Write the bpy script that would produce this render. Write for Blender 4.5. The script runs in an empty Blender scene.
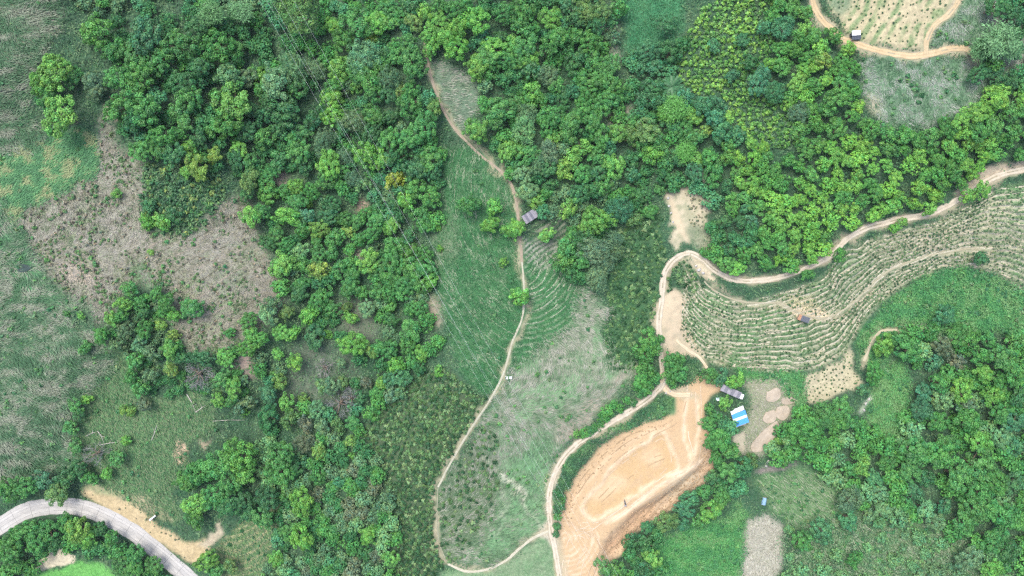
import bpy, math, random
import numpy as np
from mathutils import Vector, Matrix

rng = np.random.default_rng(7)
random.seed(7)
PI = math.pi
S, H = 0.3, 204.8            # metres per photo pixel at z = 0, drone height
scene = bpy.context.scene
COL = scene.collection

# ------------------------------------------------------------------ camera, sky, sun, exposure
cam_d = bpy.data.cameras.new('drone_camera')
cam = bpy.data.objects.new('drone_camera', cam_d)
COL.objects.link(cam)
cam.location = (0, 0, H)
cam.rotation_euler = (0, 0, 0)          # looking straight down
cam_d.sensor_width = 36.0
cam_d.lens = 24.0
cam_d.clip_start = 1.0
cam_d.clip_end = 9000.0
scene.camera = cam

SUN_EL, SUN_AZ = math.radians(68), math.radians(-40)
world = bpy.data.worlds.new('World')
scene.world = world
world.use_nodes = True
wn = world.node_tree
wn.nodes.clear()
sky = wn.nodes.new('ShaderNodeTexSky')
sky.sky_type = 'NISHITA'
sky.sun_disc = False
sky.sun_elevation = SUN_EL
sky.sun_rotation = SUN_AZ
sky.air_density = 1.0
sky.dust_density = 3.2
sky.ozone_density = 1.0
bg = wn.nodes.new('ShaderNodeBackground')
bg.inputs['Strength'].default_value = 0.12
wo = wn.nodes.new('ShaderNodeOutputWorld')
wn.links.new(sky.outputs[0], bg.inputs['Color'])
wn.links.new(bg.outputs[0], wo.inputs['Surface'])

sun_d = bpy.data.lights.new('sun', 'SUN')
sun_d.energy = 1.3
sun_d.angle = math.radians(32)
sun_d.color = (1.0, 0.97, 0.92)
sun = bpy.data.objects.new('sun', sun_d)
COL.objects.link(sun)
to_sun = Vector((math.sin(SUN_AZ) * math.cos(SUN_EL), math.cos(SUN_AZ) * math.cos(SUN_EL), math.sin(SUN_EL)))
sun.rotation_euler = to_sun.to_track_quat('Z', 'Y').to_euler()

scene.view_settings.view_transform = 'Standard'
scene.view_settings.look = 'None'
scene.view_settings.gamma = 1.0
scene.view_settings.exposure = 2.02
scene.view_settings.use_curve_mapping = False
scene.cycles.use_denoising = False
scene.cycles.pixel_filter_type = 'BLACKMAN_HARRIS'
scene.cycles.filter_width = 1.35
scene.cycles.max_bounces = 6
scene.cycles.diffuse_bounces = 3
scene.cycles.glossy_bounces = 2
scene.cycles.transmission_bounces = 3
scene.cycles.volume_bounces = 0

# ------------------------------------------------------------------ small helpers
def tag(o, label, cat, group=None, kind=None):
    o['label'] = label
    o['category'] = cat
    if group:
        o['group'] = group
    if kind:
        o['kind'] = kind
    return o

def link(name, me, mat=None, parent=None):
    o = bpy.data.objects.new(name, me)
    COL.objects.link(o)
    if mat is not None and me is not None and not me.materials:
        me.materials.append(mat)
    if parent is not None:
        o.parent = parent
    return o

def mesh_np(name, V, F, col=None, smooth=False):
    """V (n,3); F (m,k) one polygon size; col (n,3) point colour."""
    V = np.ascontiguousarray(V, dtype=np.float32)
    F = np.ascontiguousarray(F, dtype=np.int32)
    me = bpy.data.meshes.new(name)
    m, k = F.shape
    me.vertices.add(len(V))
    me.vertices.foreach_set('co', V.ravel())
    me.loops.add(m * k)
    me.loops.foreach_set('vertex_index', F.ravel())
    me.polygons.add(m)
    me.polygons.foreach_set('loop_start', np.arange(0, m * k, k, dtype=np.int32))
    me.polygons.foreach_set('loop_total', np.full(m, k, dtype=np.int32))
    if smooth:
        me.polygons.foreach_set('use_smooth', np.ones(m, dtype=bool))
    if col is not None:
        set_col(me, 'col', col)
    me.update(calc_edges=True)
    return me

def set_col(me, name, col, alpha=None):
    a = me.attributes.new(name, 'FLOAT_COLOR', 'POINT')
    c = np.ones((len(col), 4), dtype=np.float32)
    c[:, :3] = col
    if alpha is not None:
        c[:, 3] = alpha
    a.data.foreach_set('color', c.ravel())

class MB:
    """collects boxes and tubes into one mesh"""
    def __init__(self):
        self.v, self.f = [], []
    def add(self, verts, faces):
        b = len(self.v)
        self.v += [tuple(p) for p in verts]
        self.f += [tuple(i + b for i in q) for q in faces]
    def box(self, c, s, rz=0.0, tilt=(0, 0)):
        x, y, z = s[0] / 2, s[1] / 2, s[2] / 2
        M = Matrix.Translation(c) @ Matrix.Rotation(rz, 4, 'Z') @ Matrix.Rotation(tilt[0], 4, 'X') @ Matrix.Rotation(tilt[1], 4, 'Y')
        vs = [M @ Vector((a * x, b * y, d * z)) for a in (-1, 1) for b in (-1, 1) for d in (-1, 1)]
        self.add(vs, [(0, 1, 3, 2), (4, 6, 7, 5), (0, 4, 5, 1), (2, 3, 7, 6), (0, 2, 6, 4), (1, 5, 7, 3)])
    def tube(self, pts, rad, n=6):
        pts = [Vector(p) for p in pts]
        rings = []
        for i, p in enumerate(pts):
            d = (pts[min(i + 1, len(pts) - 1)] - pts[max(i - 1, 0)]).normalized()
            a = d.cross(Vector((0.13, 0.31, 0.94)))
            if a.length < 1e-3:
                a = d.cross(Vector((1, 0, 0)))
            a.normalize()
            b = d.cross(a)
            r = rad[i] if isinstance(rad, (list, tuple)) else rad
            rings.append([p + (a * math.cos(2 * PI * k / n) + b * math.sin(2 * PI * k / n)) * r for k in range(n)])
        base = []
        for r in rings:
            base += r
        fs = []
        for i in range(len(pts) - 1):
            for k in range(n):
                fs.append((i * n + k, i * n + (k + 1) % n, (i + 1) * n + (k + 1) % n, (i + 1) * n + k))
        fs.append(tuple(range(n - 1, -1, -1)))
        fs.append(tuple((len(pts) - 1) * n + k for k in range(n)))
        self.add(base, fs)
    def sheet(self, w, l, n, amp, thick, M):
        """corrugated sheet: w across the ribs, l along them"""
        top = []
        for j in (0, 1):
            for i in range(n + 1):
                top.append(Vector(((i / n - .5) * w, (j - .5) * l, amp * (1 if i % 2 else -1))))
        m = n + 1
        bot = [p - Vector((0, 0, thick)) for p in top]
        vs = [M @ p for p in top + bot]
        fs = []
        o = 2 * m
        for i in range(n):
            fs.append((i, i + 1, m + i + 1, m + i))
            fs.append((o + i, o + m + i, o + m + i + 1, o + i + 1))
            fs.append((i, o + i, o + i + 1, i + 1))
            fs.append((m + i, m + i + 1, o + m + i + 1, o + m + i))
        fs.append((0, m, o + m, o)); fs.append((n, o + n, o + m + n, m + n))
        self.add(vs, fs)
    def mesh(self, name):
        me = bpy.data.meshes.new(name)
        me.from_pydata(self.v, [], self.f)
        me.update()
        return me
    def build(self, name, mat, parent=None):
        return link(name, self.mesh(name), mat, parent)

# value noise on arrays
_perm = rng.random((256, 256)).astype(np.float32)
def vnoise(x, y):
    xi = np.floor(x).astype(np.int64); yi = np.floor(y).astype(np.int64)
    fx = x - xi; fy = y - yi
    fx = fx * fx * (3 - 2 * fx); fy = fy * fy * (3 - 2 * fy)
    a = _perm[xi & 255, yi & 255]; b = _perm[(xi + 1) & 255, yi & 255]
    c = _perm[xi & 255, (yi + 1) & 255]; d = _perm[(xi + 1) & 255, (yi + 1) & 255]
    return (a * (1 - fx) + b * fx) * (1 - fy) + (c * (1 - fx) + d * fx) * fy
def fbm(x, y, octv=4):
    t = 0; a = 0.5; n = 0
    for i in range(octv):
        t = t + a * vnoise(x * 2 ** i + 17.3 * i, y * 2 ** i + 9.1 * i); n += a; a *= 0.5
    return t / n            # 0..1, mean .5

def spline(pts, step):
    """Catmull-Rom through pts, resampled at about step"""
    P = np.array(pts, dtype=float)
    Q = np.vstack([2 * P[0] - P[1], P, 2 * P[-1] - P[-2]])
    out = []
    for i in range(1, len(Q) - 2):
        p0, p1, p2, p3 = Q[i - 1], Q[i], Q[i + 1], Q[i + 2]
        n = max(1, int(np.hypot(*(p2 - p1)[:2]) / step))
        t = np.linspace(0, 1, n, endpoint=False)[:, None]
        out.append(0.5 * ((2 * p1) + (-p0 + p2) * t + (2 * p0 - 5 * p1 + 4 * p2 - p3) * t ** 2 + (-p0 + 3 * p1 - 3 * p2 + p3) * t ** 3))
    out.append(P[-1:])
    return np.vstack(out)

# masks live on a raster of photo pixels, 100 px wider than the frame on every side
PADP = 100
RW, RH = 1024 + 2 * PADP, 576 + 2 * PADP
_pu, _pv = np.meshgrid(np.arange(RW) - PADP + 0.5, np.arange(RH) - PADP + 0.5)
_wu = (fbm(_pu / 9, _pv / 9, 3) - .5) * 9 + (fbm(_pu / 26 + 3, _pv / 26, 2) - .5) * 9
_wv = (fbm(_pu / 9 + 40, _pv / 9 + 71, 3) - .5) * 9 + (fbm(_pu / 26 + 33, _pv / 26 + 8, 2) - .5) * 9
def blur(m, r):
    for ax in (0, 1):
        for _ in range(2):
            c = np.cumsum(np.pad(m, [(r + 1, r) if a == ax else (0, 0) for a in (0, 1)], mode='edge'), axis=ax)
            n = m.shape[ax]
            m = (np.take(c, np.arange(2 * r + 1, n + 2 * r + 1), ax) - np.take(c, np.arange(0, n), ax)) / (2 * r + 1)
    return m
def raster(poly, soft=1, ragged=1.0):
    m = np.zeros((RH, RW), dtype=np.float32)
    P = np.array(poly, dtype=float)
    x0, x1 = int(max(P[:, 0].min() + PADP - 12, 0)), int(min(P[:, 0].max() + PADP + 13, RW))
    y0, y1 = int(max(P[:, 1].min() + PADP - 12, 0)), int(min(P[:, 1].max() + PADP + 13, RH))
    X = _pu[y0:y1, x0:x1] + ragged * _wu[y0:y1, x0:x1]
    Y = _pv[y0:y1, x0:x1] + ragged * _wv[y0:y1, x0:x1]
    ins = np.zeros(X.shape, dtype=bool)
    for i in range(len(P)):
        ax, ay = P[i]; bx, by = P[(i + 1) % len(P)]
        if ay == by:
            continue
        ins ^= ((ay > Y) != (by > Y)) & (X < (bx - ax) * (Y - ay) / (by - ay) + ax)
    m[y0:y1, x0:x1] = ins
    return blur(m, soft) if soft else m
def stroke(pts, width, soft=1, ragged=0.4):
    """mask of a polyline with a width in photo px"""
    m = np.zeros((RH, RW), dtype=np.float32)
    Q = spline(pts, 1.0)
    wid = np.interp(np.linspace(0, 1, len(Q)), np.linspace(0, 1, len(width)), width) if isinstance(width, (list, tuple)) else np.full(len(Q), width)
    for (x, y), w in zip(Q[:, :2], wid):
        r = w / 2
        x0, x1 = int(max(x - r - 5 + PADP, 0)), int(min(x + r + 6 + PADP, RW))
        y0, y1 = int(max(y - r - 5 + PADP, 0)), int(min(y + r + 6 + PADP, RH))
        if x1 <= x0 or y1 <= y0:
            continue
        d = np.hypot(_pu[y0:y1, x0:x1] + ragged * _wu[y0:y1, x0:x1] - x, _pv[y0:y1, x0:x1] + ragged * _wv[y0:y1, x0:x1] - y)
        m[y0:y1, x0:x1] = np.maximum(m[y0:y1, x0:x1], np.clip(r + .5 - d, 0, 1))
    return blur(m, soft) if soft else m
def samp(m, u, v):
    x = np.clip(u + PADP - .5, 0, RW - 1.001); y = np.clip(v + PADP - .5, 0, RH - 1.001)
    xi = x.astype(int); yi = y.astype(int); fx = x - xi; fy = y - yi
    return (m[yi, xi] * (1 - fx) + m[yi, xi + 1] * fx) * (1 - fy) + (m[yi + 1, xi] * (1 - fx) + m[yi + 1, xi + 1] * fx) * fy

# ------------------------------------------------------------------ traced layout (photo pixels)
PAVED = [(-70, 585), (-35, 552), (0, 526), (30, 510), (64, 506), (92, 511), (128, 529), (158, 552), (187, 577), (215, 602), (250, 640)]
ROAD_R = [(1110, 150), (1060, 158), (1024, 169), (1000, 175), (985, 182), (965, 195), (945, 207), (925, 215), (900, 219), (880, 224), (862, 230), (846, 240),
          (830, 256), (803, 270), (780, 277), (762, 280), (745, 281), (727, 277), (712, 268), (701, 258), (690, 253), (679, 256), (670, 264), (664, 277),
          (662, 297), (659, 320), (660, 345), (662, 365), (663, 382), (654, 394), (638, 406), (615, 420), (592, 434), (575, 446), (561, 462), (552, 482),
          (549, 503), (551, 530), (556, 555), (562, 590), (570, 640)]
ROAD_IN = [(662, 372), (664, 386), (674, 394), (690, 395)]
TRACK_T = [(690, 254), (699, 274), (712, 289), (732, 299), (756, 303), (778, 303), (790, 309), (806, 316), (826, 318), (846, 308), (864, 292), (884, 274), (908, 262), (936, 254), (966, 249), (990, 247)]
TRACK_J = [(676, 340), (688, 350), (699, 357), (707, 368)]
PATH_A = [(424, 40), (428, 62), (432, 80), (440, 103), (452, 125), (465, 140), (480, 155), (497, 168), (510, 182), (516, 200), (518, 217), (520, 237), (522, 262),
          (524, 290), (522, 318), (512, 343), (504, 372), (490, 400), (470, 430), (451, 462), (438, 487), (437, 520), (440, 545), (448, 564), (465, 571),
          (485, 570), (505, 561), (520, 548), (535, 537), (549, 531)]
ROAD_T = [(808, -60), (811, -12), (815, 8), (824, 22), (834, 31), (843, 39), (860, 45), (885, 52), (910, 56), (930, 54), (945, 50), (960, 48), (971, 52), (978, 62)]
ROAD_TB = [(926, 54), (927, 40), (934, 26), (948, 15), (958, 2), (964, -15), (972, -50)]
PATH_V = [(897, 330), (882, 331), (872, 341), (868, 352), (864, 361)]

PAD_OUT = [(556, 660), (556, 576), (553, 545), (557, 520), (565, 496), (577, 473), (590, 457), (605, 442), (625, 431), (645, 423), (667, 418), (672, 406), (674, 393), (684, 380), (700, 375),
           (715, 380), (722, 388), (712, 395), (705, 401), (703, 420), (710, 435), (714, 455), (712, 470), (703, 482), (690, 490), (680, 497), (672, 508), (660, 518),
           (648, 525), (634, 530), (627, 542), (623, 555), (610, 561), (600, 576), (600, 660)]
PAD_IN = [(581, 512), (590, 495), (602, 480), (616, 464), (640, 446), (661, 434), (669, 440), (676, 462), (674, 470), (660, 478), (640, 491), (625, 500), (610, 513), (592, 519)]
SCARP = [(715, 450), (713, 472), (690, 491), (672, 509), (648, 526), (633, 531), (626, 545), (612, 560), (602, 556), (606, 540), (618, 526), (632, 513), (652, 499), (676, 484), (692, 470), (696, 462), (706, 440)]

TER_TOP = [(686, 262), (700, 282), (716, 294), (738, 302), (765, 298), (800, 287), (824, 276), (842, 254), (862, 243), (900, 231), (935, 222), (968, 204), (1003, 188), (1070, 178)]
TER_BOT = [(680, 330), (694, 350), (712, 362), (745, 369), (800, 371), (832, 360), (850, 344), (864, 322), (884, 300), (912, 282), (945, 268), (982, 268), (1024, 290), (1070, 300)]

# ------------------------------------------------------------------ terrain height
CTRL = [  # u, v, height
    (-80, -80, 16), (0, 60, 14), (0, 250, 12), (0, 400, 9), (0, 520, 2), (60, 300, 10), (110, 510, 1), (60, 570, -2), (200, 590, 0),
    (110, 120, 10), (180, 60, 5), (280, 40, 0), (330, 120, -3), (180, 260, 9), (240, 300, 7), (300, 240, -1), (370, 230, -2), (350, 340, 1), (150, 420, 5),
    (230, 480, 1), (320, 500, 3), (420, 480, 6), (430, 130, 3), (450, 80, 6), (490, 200, 6), (520, 300, 8), (500, 380, 7), (460, 540, 4),
    (560, 60, 3), (560, 160, 4), (600, 260, 3), (640, 60, -2), (645, 180, -1), (580, 380, 4), (540, 500, 2), (625, 330, 1), (660, 330, 1),
    (680, 220, 5), (720, 120, 4), (760, 40, 8), (850, 140, 10), (800, 230, 6), (930, 40, 16), (930, 100, 14), (1010, 40, 12), (1010, 120, 12),
    (850, 232, 5), (960, 195, 7), (1060, 165, 9), (720, 280, 3), (800, 320, 0), (900, 255, 2), (990, 240, 3), (760, 365, -2), (850, 360, -4),
    (900, 320, -6), (960, 310, -6), (1050, 320, -4), (880, 400, -8), (800, 440, -6), (740, 420, -1), (690, 390, 0), (620, 470, 0), (580, 560, 0), (690, 470, 0),
    (710, 510, -7), (760, 520, -8), (660, 560, -7), (860, 520, -8), (950, 450, -9), (1040, 500, -9), (950, 600, -9), (760, 600, -8), (600, 620, -1)]
CT = np.array(CTRL, dtype=float)
def base_h(x, y):
    u = 512 + x / S; v = 288 - y / S
    sh = np.shape(u)
    u = np.ravel(u); v = np.ravel(v)
    out = np.zeros_like(u); wsum = np.zeros_like(u)
    for cu, cv, ch in CTRL:
        d2 = (u - cu) ** 2 + (v - cv) ** 2
        w = np.exp(-d2 / (2 * 42.0 ** 2)) + 30.0 / (d2 + 9000.0) ** 1.0 * 0.02
        out += w * ch; wsum += w
    z = out / wsum
    z += (fbm(u / 70, v / 70, 3) - .5) * 3.0
    return z.reshape(sh)

GX0, GX1, GY0, GY1, GS = -190.0, 190.0, -116.0, 116.0, 0.5
gx = np.arange(GX0, GX1 + 1e-6, GS); gy = np.arange(GY0, GY1 + 1e-6, GS)
NX, NY = len(gx), len(gy)
XX, YY = np.meshgrid(gx, gy)
ZZ = base_h(XX, YY)

def hsample(x, y):
    fx = np.clip((np.asarray(x) - GX0) / GS, 0, NX - 1.001); fy = np.clip((np.asarray(y) - GY0) / GS, 0, NY - 1.001)
    xi = fx.astype(int); yi = fy.astype(int); fx = fx - xi; fy = fy - yi
    return (ZZ[yi, xi] * (1 - fx) + ZZ[yi, xi + 1] * fx) * (1 - fy) + (ZZ[yi + 1, xi] * (1 - fx) + ZZ[yi + 1, xi + 1] * fx) * fy
def ground_at(u, v, up=0.0):
    """where the line of sight through a photo point meets the ground (or a level up metres above it)"""
    u = np.asarray(u, dtype=float); v = np.asarray(v, dtype=float)
    x = (u - 512) * S; y = (288 - v) * S
    for _ in range(8):
        z = hsample(x, y) + up
        s = S * (H - z) / H
        x = (u - 512) * s; y = (288 - v) * s
    return x, y, hsample(x, y)
def grid_uv():
    k = H / (H - ZZ) / S
    return 512 + XX * k, 288 - YY * k

# the levelled dirt site, terraces and roads are cut into the slope
UU, VV = grid_uv()
padm = blur(np.maximum(raster(PAD_OUT, 1, .3) - raster(SCARP, 1, .3), 0), 3)
m = samp(padm, UU, VV)
ZZ = ZZ * (1 - m) + (-0.2 + 0.012 * (XX + 30) * 0) * m
m = samp(blur(raster(PAD_IN, 1, .3), 2), UU, VV)
ZZ = ZZ - 0.3 * m
rim = samp(blur(np.clip(stroke(PAD_IN + PAD_IN[:1], 4, 0, .3) , 0, 1), 1), UU, VV)
ZZ = ZZ + 0.26 * rim
for pts, w, dz in (([(558, 512), (572, 521), (590, 530), (608, 538)], 5, 0.9), ([(598, 508), (618, 520)], 3, .4), ([(692, 400), (692, 432), (692, 462)], 2.5, .3)):
    ZZ = ZZ + dz * samp(blur(stroke(pts, w, 0, .3), 2), UU, VV)
sm = samp(blur(raster(SCARP, 1, .3), 2), UU, VV)
ZZ = ZZ + sm * (fbm((UU + VV) / 3.0, (VV - UU) / 26.0, 3) - .5) * 1.3

# terrace field: t runs 0 (top row) .. 1 (bottom row)
NROW = 16
def ter_grid(ns, ts):
    a = spline(TER_TOP, 2); b = spline(TER_BOT, 2)
    f = lambda P, n: np.stack([np.interp(np.linspace(0, 1, n), np.linspace(0, 1, len(P)), P[:, k]) for k in (0, 1)], 1)
    A = f(a, ns); B = f(b, ns)
    t = np.asarray(ts)[:, None, None]
    return A[None] * (1 - t) + B[None] * t
tg = ter_grid(900, np.linspace(0, 1, 220))
tmap = np.zeros((RH, RW)); tcnt = np.zeros((RH, RW))
iu = np.clip((tg[..., 0] + PADP).astype(int), 0, RW - 1); iv = np.clip((tg[..., 1] + PADP).astype(int), 0, RH - 1)
np.add.at(tmap, (iv, iu), np.linspace(0, 1, 220)[:, None] + 0 * tg[..., 0]); np.add.at(tcnt, (iv, iu), 1)
term = blur((tcnt > 0).astype(np.float32), 1)
tb, tc = blur(tmap, 1), blur(tcnt, 1)
TMAP = np.where(tcnt > 0, tmap / np.maximum(tcnt, 1), tb / np.maximum(tc, 1e-6))
_wob = (fbm(_pu / 20, _pv / 20, 2) - .5) * 0.11
tt = samp(TMAP + _wob, UU, VV); tm = samp(term, UU, VV)
fr = (tt * NROW) % 1.0
ZZ = ZZ + tm * 0.9 * (np.where(fr < .78, fr / .78, (1 - fr) / .22) - .5)
ZZ = ZZ + (fbm(XX / 1.6, YY / 1.6, 3) - .5) * 0.5 * (1 - samp(padm, UU, VV)) * (1 - .6 * tm)

def carve(pts, width_px, shoulder):
    """flatten the ground across a road; returns its centre line in world space"""
    global ZZ
    Q = spline(pts, 2.0)
    x, y, z = ground_at(Q[:, 0], Q[:, 1])
    k = 9
    zs = np.convolve(np.pad(z, k, mode='edge'), np.ones(2 * k + 1) / (2 * k + 1), 'valid')
    hw = width_px * S / 2
    R = hw + shoulder
    D = np.full(ZZ.shape, 1e9); HZ = np.zeros(ZZ.shape)
    for i in range(len(x) - 1):
        ax, ay, bx, by = x[i], y[i], x[i + 1], y[i + 1]
        i0 = max(int((min(ax, bx) - R - GX0) / GS), 0); i1 = min(int((max(ax, bx) + R - GX0) / GS) + 2, NX)
        j0 = max(int((min(ay, by) - R - GY0) / GS), 0); j1 = min(int((max(ay, by) + R - GY0) / GS) + 2, NY)
        if i1 <= i0 or j1 <= j0:
            continue
        px = XX[j0:j1, i0:i1]; py = YY[j0:j1, i0:i1]
        dx, dy = bx - ax, by - ay
        t = np.clip(((px - ax) * dx + (py - ay) * dy) / (dx * dx + dy * dy + 1e-9), 0, 1)
        d = np.hypot(px - ax - t * dx, py - ay - t * dy)
        s = d < D[j0:j1, i0:i1]
        D[j0:j1, i0:i1] = np.where(s, d, D[j0:j1, i0:i1])
        HZ[j0:j1, i0:i1] = np.where(s, zs[i] * (1 - t) + zs[i + 1] * t, HZ[j0:j1, i0:i1])
    w = np.clip((hw + shoulder - D) / shoulder, 0, 1); w = w * w * (3 - 2 * w)
    ZZ = np.where(D < 1e8, ZZ * (1 - w) + (HZ - 0.05) * w, ZZ)
ROADS = [('road', PAVED, 17.0, 2.5), ('dirt_road', ROAD_R, 6.2, 2.0), ('dirt_road', ROAD_T, 6.6, 1.6), ('dirt_road', ROAD_TB, 5.6, 1.4),
         ('dirt_track', TRACK_T, 2.0, 1.0), ('dirt_track', TRACK_J, 3.2, 1.0), ('dirt_track', ROAD_IN, 7.0, 1.4), ('footpath', PATH_A, 3.0, .9), ('footpath', PATH_V, 3.2, .9)]
for nm, pts, w, sh in ROADS:
    carve(pts, w, sh)
UU, VV = grid_uv()

# ------------------------------------------------------------------ materials
def new_mat(name):
    mt = bpy.data.materials.new(name)
    mt.use_nodes = True
    nt = mt.node_tree
    b = nt.nodes['Principled BSDF']
    b.inputs['Roughness'].default_value = 0.85
    b.inputs['Specular IOR Level'].default_value = 0.2
    return mt, nt, b
def nd(nt, t, **kw):
    n = nt.nodes.new(t)
    for k, v in kw.items():
        if k.startswith('i_'):
            n.inputs[k[2:].replace('_', ' ')].default_value = v
        else:
            setattr(n, k, v)
    return n
def noise(nt, scale, detail=4, vec=None, rough=.6):
    n = nd(nt, 'ShaderNodeTexNoise')
    n.inputs['Scale'].default_value = scale; n.inputs['Detail'].default_value = detail; n.inputs['Roughness'].default_value = rough
    if vec is not None:
        nt.links.new(vec, n.inputs['Vector'])
    return n
def ramp(nt, src, lo, hi, a=0.0, b=1.0):
    r = nd(nt, 'ShaderNodeMapRange')
    r.inputs['From Min'].default_value = lo; r.inputs['From Max'].default_value = hi
    r.inputs['To Min'].default_value = a; r.inputs['To Max'].default_value = b
    nt.links.new(src, r.inputs['Value'])
    return r.outputs[0]
def mixc(nt, fac, a, b, mode='MIX'):
    m = nd(nt, 'ShaderNodeMix', data_type='RGBA', blend_type=mode)
    for s, k in ((fac, 0), (a, 6), (b, 7)):
        if isinstance(s, (int, float)):
            m.inputs[k].default_value = s
        elif isinstance(s, tuple):
            m.inputs[k].default_value = (*s, 1)
        else:
            nt.links.new(s, m.inputs[k])
    return m.outputs[2]

def ground_material():
    mt, nt, b = new_mat('ground')
    tc = nd(nt, 'ShaderNodeTexCoord').outputs['Object']
    A = nd(nt, 'ShaderNodeAttribute', attribute_name='col').outputs['Color']
    B = nd(nt, 'ShaderNodeAttribute', attribute_name='col_b').outputs['Color']
    n1 = noise(nt, 0.22, 6, tc, .7).outputs['Fac']
    n2 = noise(nt, 2.2, 3, tc, .7).outputs['Fac']
    mul = nd(nt, 'ShaderNodeMath', operation='ADD'); nt.links.new(n1, mul.inputs[0]); nt.links.new(n2, mul.inputs[1])
    f = ramp(nt, mul.outputs[0], .8, 1.2)
    c = mixc(nt, f, A, B)
    n3 = noise(nt, 1.1, 5, tc, .75).outputs['Fac']
    al = nd(nt, 'ShaderNodeAttribute', attribute_name='col').outputs['Alpha']
    dv = nd(nt, 'ShaderNodeMath', operation='MULTIPLY'); nt.links.new(ramp(nt, n3, .25, .75, -.40, .40), dv.inputs[0]); nt.links.new(al, dv.inputs[1])
    dv2 = nd(nt, 'ShaderNodeMath', operation='ADD'); nt.links.new(dv.outputs[0], dv2.inputs[0]); dv2.inputs[1].default_value = 1.0
    v = dv2.outputs[0]
    cc = nd(nt, 'ShaderNodeVectorMath', operation='SCALE')
    nt.links.new(c, cc.inputs[0]); nt.links.new(v, cc.inputs['Scale'])
    nt.links.new(cc.outputs[0], b.inputs['Base Color'])
    bp = nd(nt, 'ShaderNodeBump'); bp.inputs['Strength'].default_value = .7; bp.inputs['Distance'].default_value = .18
    nt.links.new(n3, bp.inputs['Height']); nt.links.new(bp.outputs[0], b.inputs['Normal'])
    b.inputs['Roughness'].default_value = .95; b.inputs['Specular IOR Level'].default_value = .08
    return mt
M_GROUND = ground_material()

def leaf_material(name, use_object_color, trans=.3):
    mt, nt, b = new_mat(name)
    c = nd(nt, 'ShaderNodeAttribute', attribute_name='col').outputs['Color']
    if use_object_color:
        oc = nd(nt, 'ShaderNodeObjectInfo').outputs['Color']
        c = mixc(nt, 1.0, c, oc, 'MULTIPLY')
    nt.links.new(c, b.inputs['Base Color'])
    b.inputs['Roughness'].default_value = .5; b.inputs['Specular IOR Level'].default_value = .28 if use_object_color else .15
    tr = nd(nt, 'ShaderNodeBsdfTranslucent'); nt.links.new(c, tr.inputs['Color'])
    mx = nd(nt, 'ShaderNodeMixShader'); mx.inputs[0].default_value = trans
    nt.links.new(b.outputs[0], mx.inputs[1]); nt.links.new(tr.outputs[0], mx.inputs[2])
    nt.links.new(mx.outputs[0], nt.nodes['Material Output'].inputs['Surface'])
    return mt
M_LEAF = leaf_material('tree_leaf', True, .30)
M_BLADE = leaf_material('plant_blade', False, .2)

def flat_material(name, colour, rough=.6, var=.25, scale=1.5, metal=0.0, bump=0.0, spec=.3):
    mt, nt, b = new_mat(name)
    tc = nd(nt, 'ShaderNodeTexCoord').outputs['Object']
    n = noise(nt, scale, 5, tc, .7).outputs['Fac']
    v = ramp(nt, n, .3, .7, 1 - var, 1 + var)
    cc = nd(nt, 'ShaderNodeVectorMath', operation='SCALE'); cc.inputs[0].default_value = colour
    nt.links.new(v, cc.inputs['Scale']); nt.links.new(cc.outputs[0], b.inputs['Base Color'])
    b.inputs['Roughness'].default_value = rough; b.inputs['Metallic'].default_value = metal; b.inputs['Specular IOR Level'].default_value = spec
    if bump:
        bp = nd(nt, 'ShaderNodeBump'); bp.inputs['Strength'].default_value = .6; bp.inputs['Distance'].default_value = bump
        nt.links.new(n, bp.inputs['Height']); nt.links.new(bp.outputs[0], b.inputs['Normal'])
    return mt
M_BARK = flat_material('bark', (.11, .085, .06), .9, .4, 6, bump=.03)
M_TWIG = flat_material('dry_twig', (.27, .25, .22), .9, .35, 3)
M_WATER = flat_material('pond_water', (.008, .022, .02), .4, .3, .8, spec=.15)

# ------------------------------------------------------------------ ground colours by zone (soil and cover, not light)
def wavy(u, v):
    return fbm(u / 14 + .5 * fbm(u / 30, v / 30, 2) * 3, v / 7, 3)
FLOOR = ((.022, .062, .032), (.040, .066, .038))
STRAW = ((.43, .345, .205), (.33, .265, .15))
SAND = ((.46, .335, .20), (.41, .29, .165))
Z_LEFT_TOP = [(-95, -95), (62, -95), (52, 0), (60, 18), (48, 40), (40, 60), (26, 85), (33, 120), (46, 138), (34, 150), (0, 152), (-95, 160)]
Z_GRASS_L = [(-95, 160), (0, 150), (40, 142), (75, 128), (100, 138), (104, 158), (95, 172), (70, 185), (50, 198), (25, 206), (14, 222), (4, 200), (-95, 200)]
Z_BRUSH = [(100, 116), (112, 128), (122, 150), (140, 163), (144, 190), (140, 215), (150, 235), (185, 238), (205, 226), (220, 205), (240, 194), (252, 200), (257, 240), (267, 260), (280, 290),
           (282, 312), (262, 332), (235, 346), (212, 354), (190, 350), (176, 332), (172, 315), (182, 300), (170, 290), (150, 284), (135, 290), (115, 300), (105, 320), (94, 320), (80, 302),
           (60, 286), (44, 265), (30, 246), (14, 230), (15, 220), (30, 205), (60, 195), (90, 175), (104, 158), (100, 138)]
Z_STRIP_L = [(-95, 196), (4, 198), (14, 224), (30, 248), (55, 287), (78, 306), (62, 322), (30, 296), (0, 290), (-95, 292)]
Z_WAVY = [(-95, 285), (0, 282), (30, 292), (62, 320), (86, 330), (106, 345), (112, 366), (92, 390), (72, 410), (66, 440), (88, 462), (70, 470), (40, 474), (0, 484), (-95, 490)]
Z_MEADOW_L = [(105, 362), (130, 354), (136, 385), (150, 400), (190, 388), (212, 400), (218, 430), (182, 442), (192, 468), (172, 492), (182, 522), (150, 512), (125, 497), (100, 484), (88, 466), (74, 455), (80, 420), (95, 390)]
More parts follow.
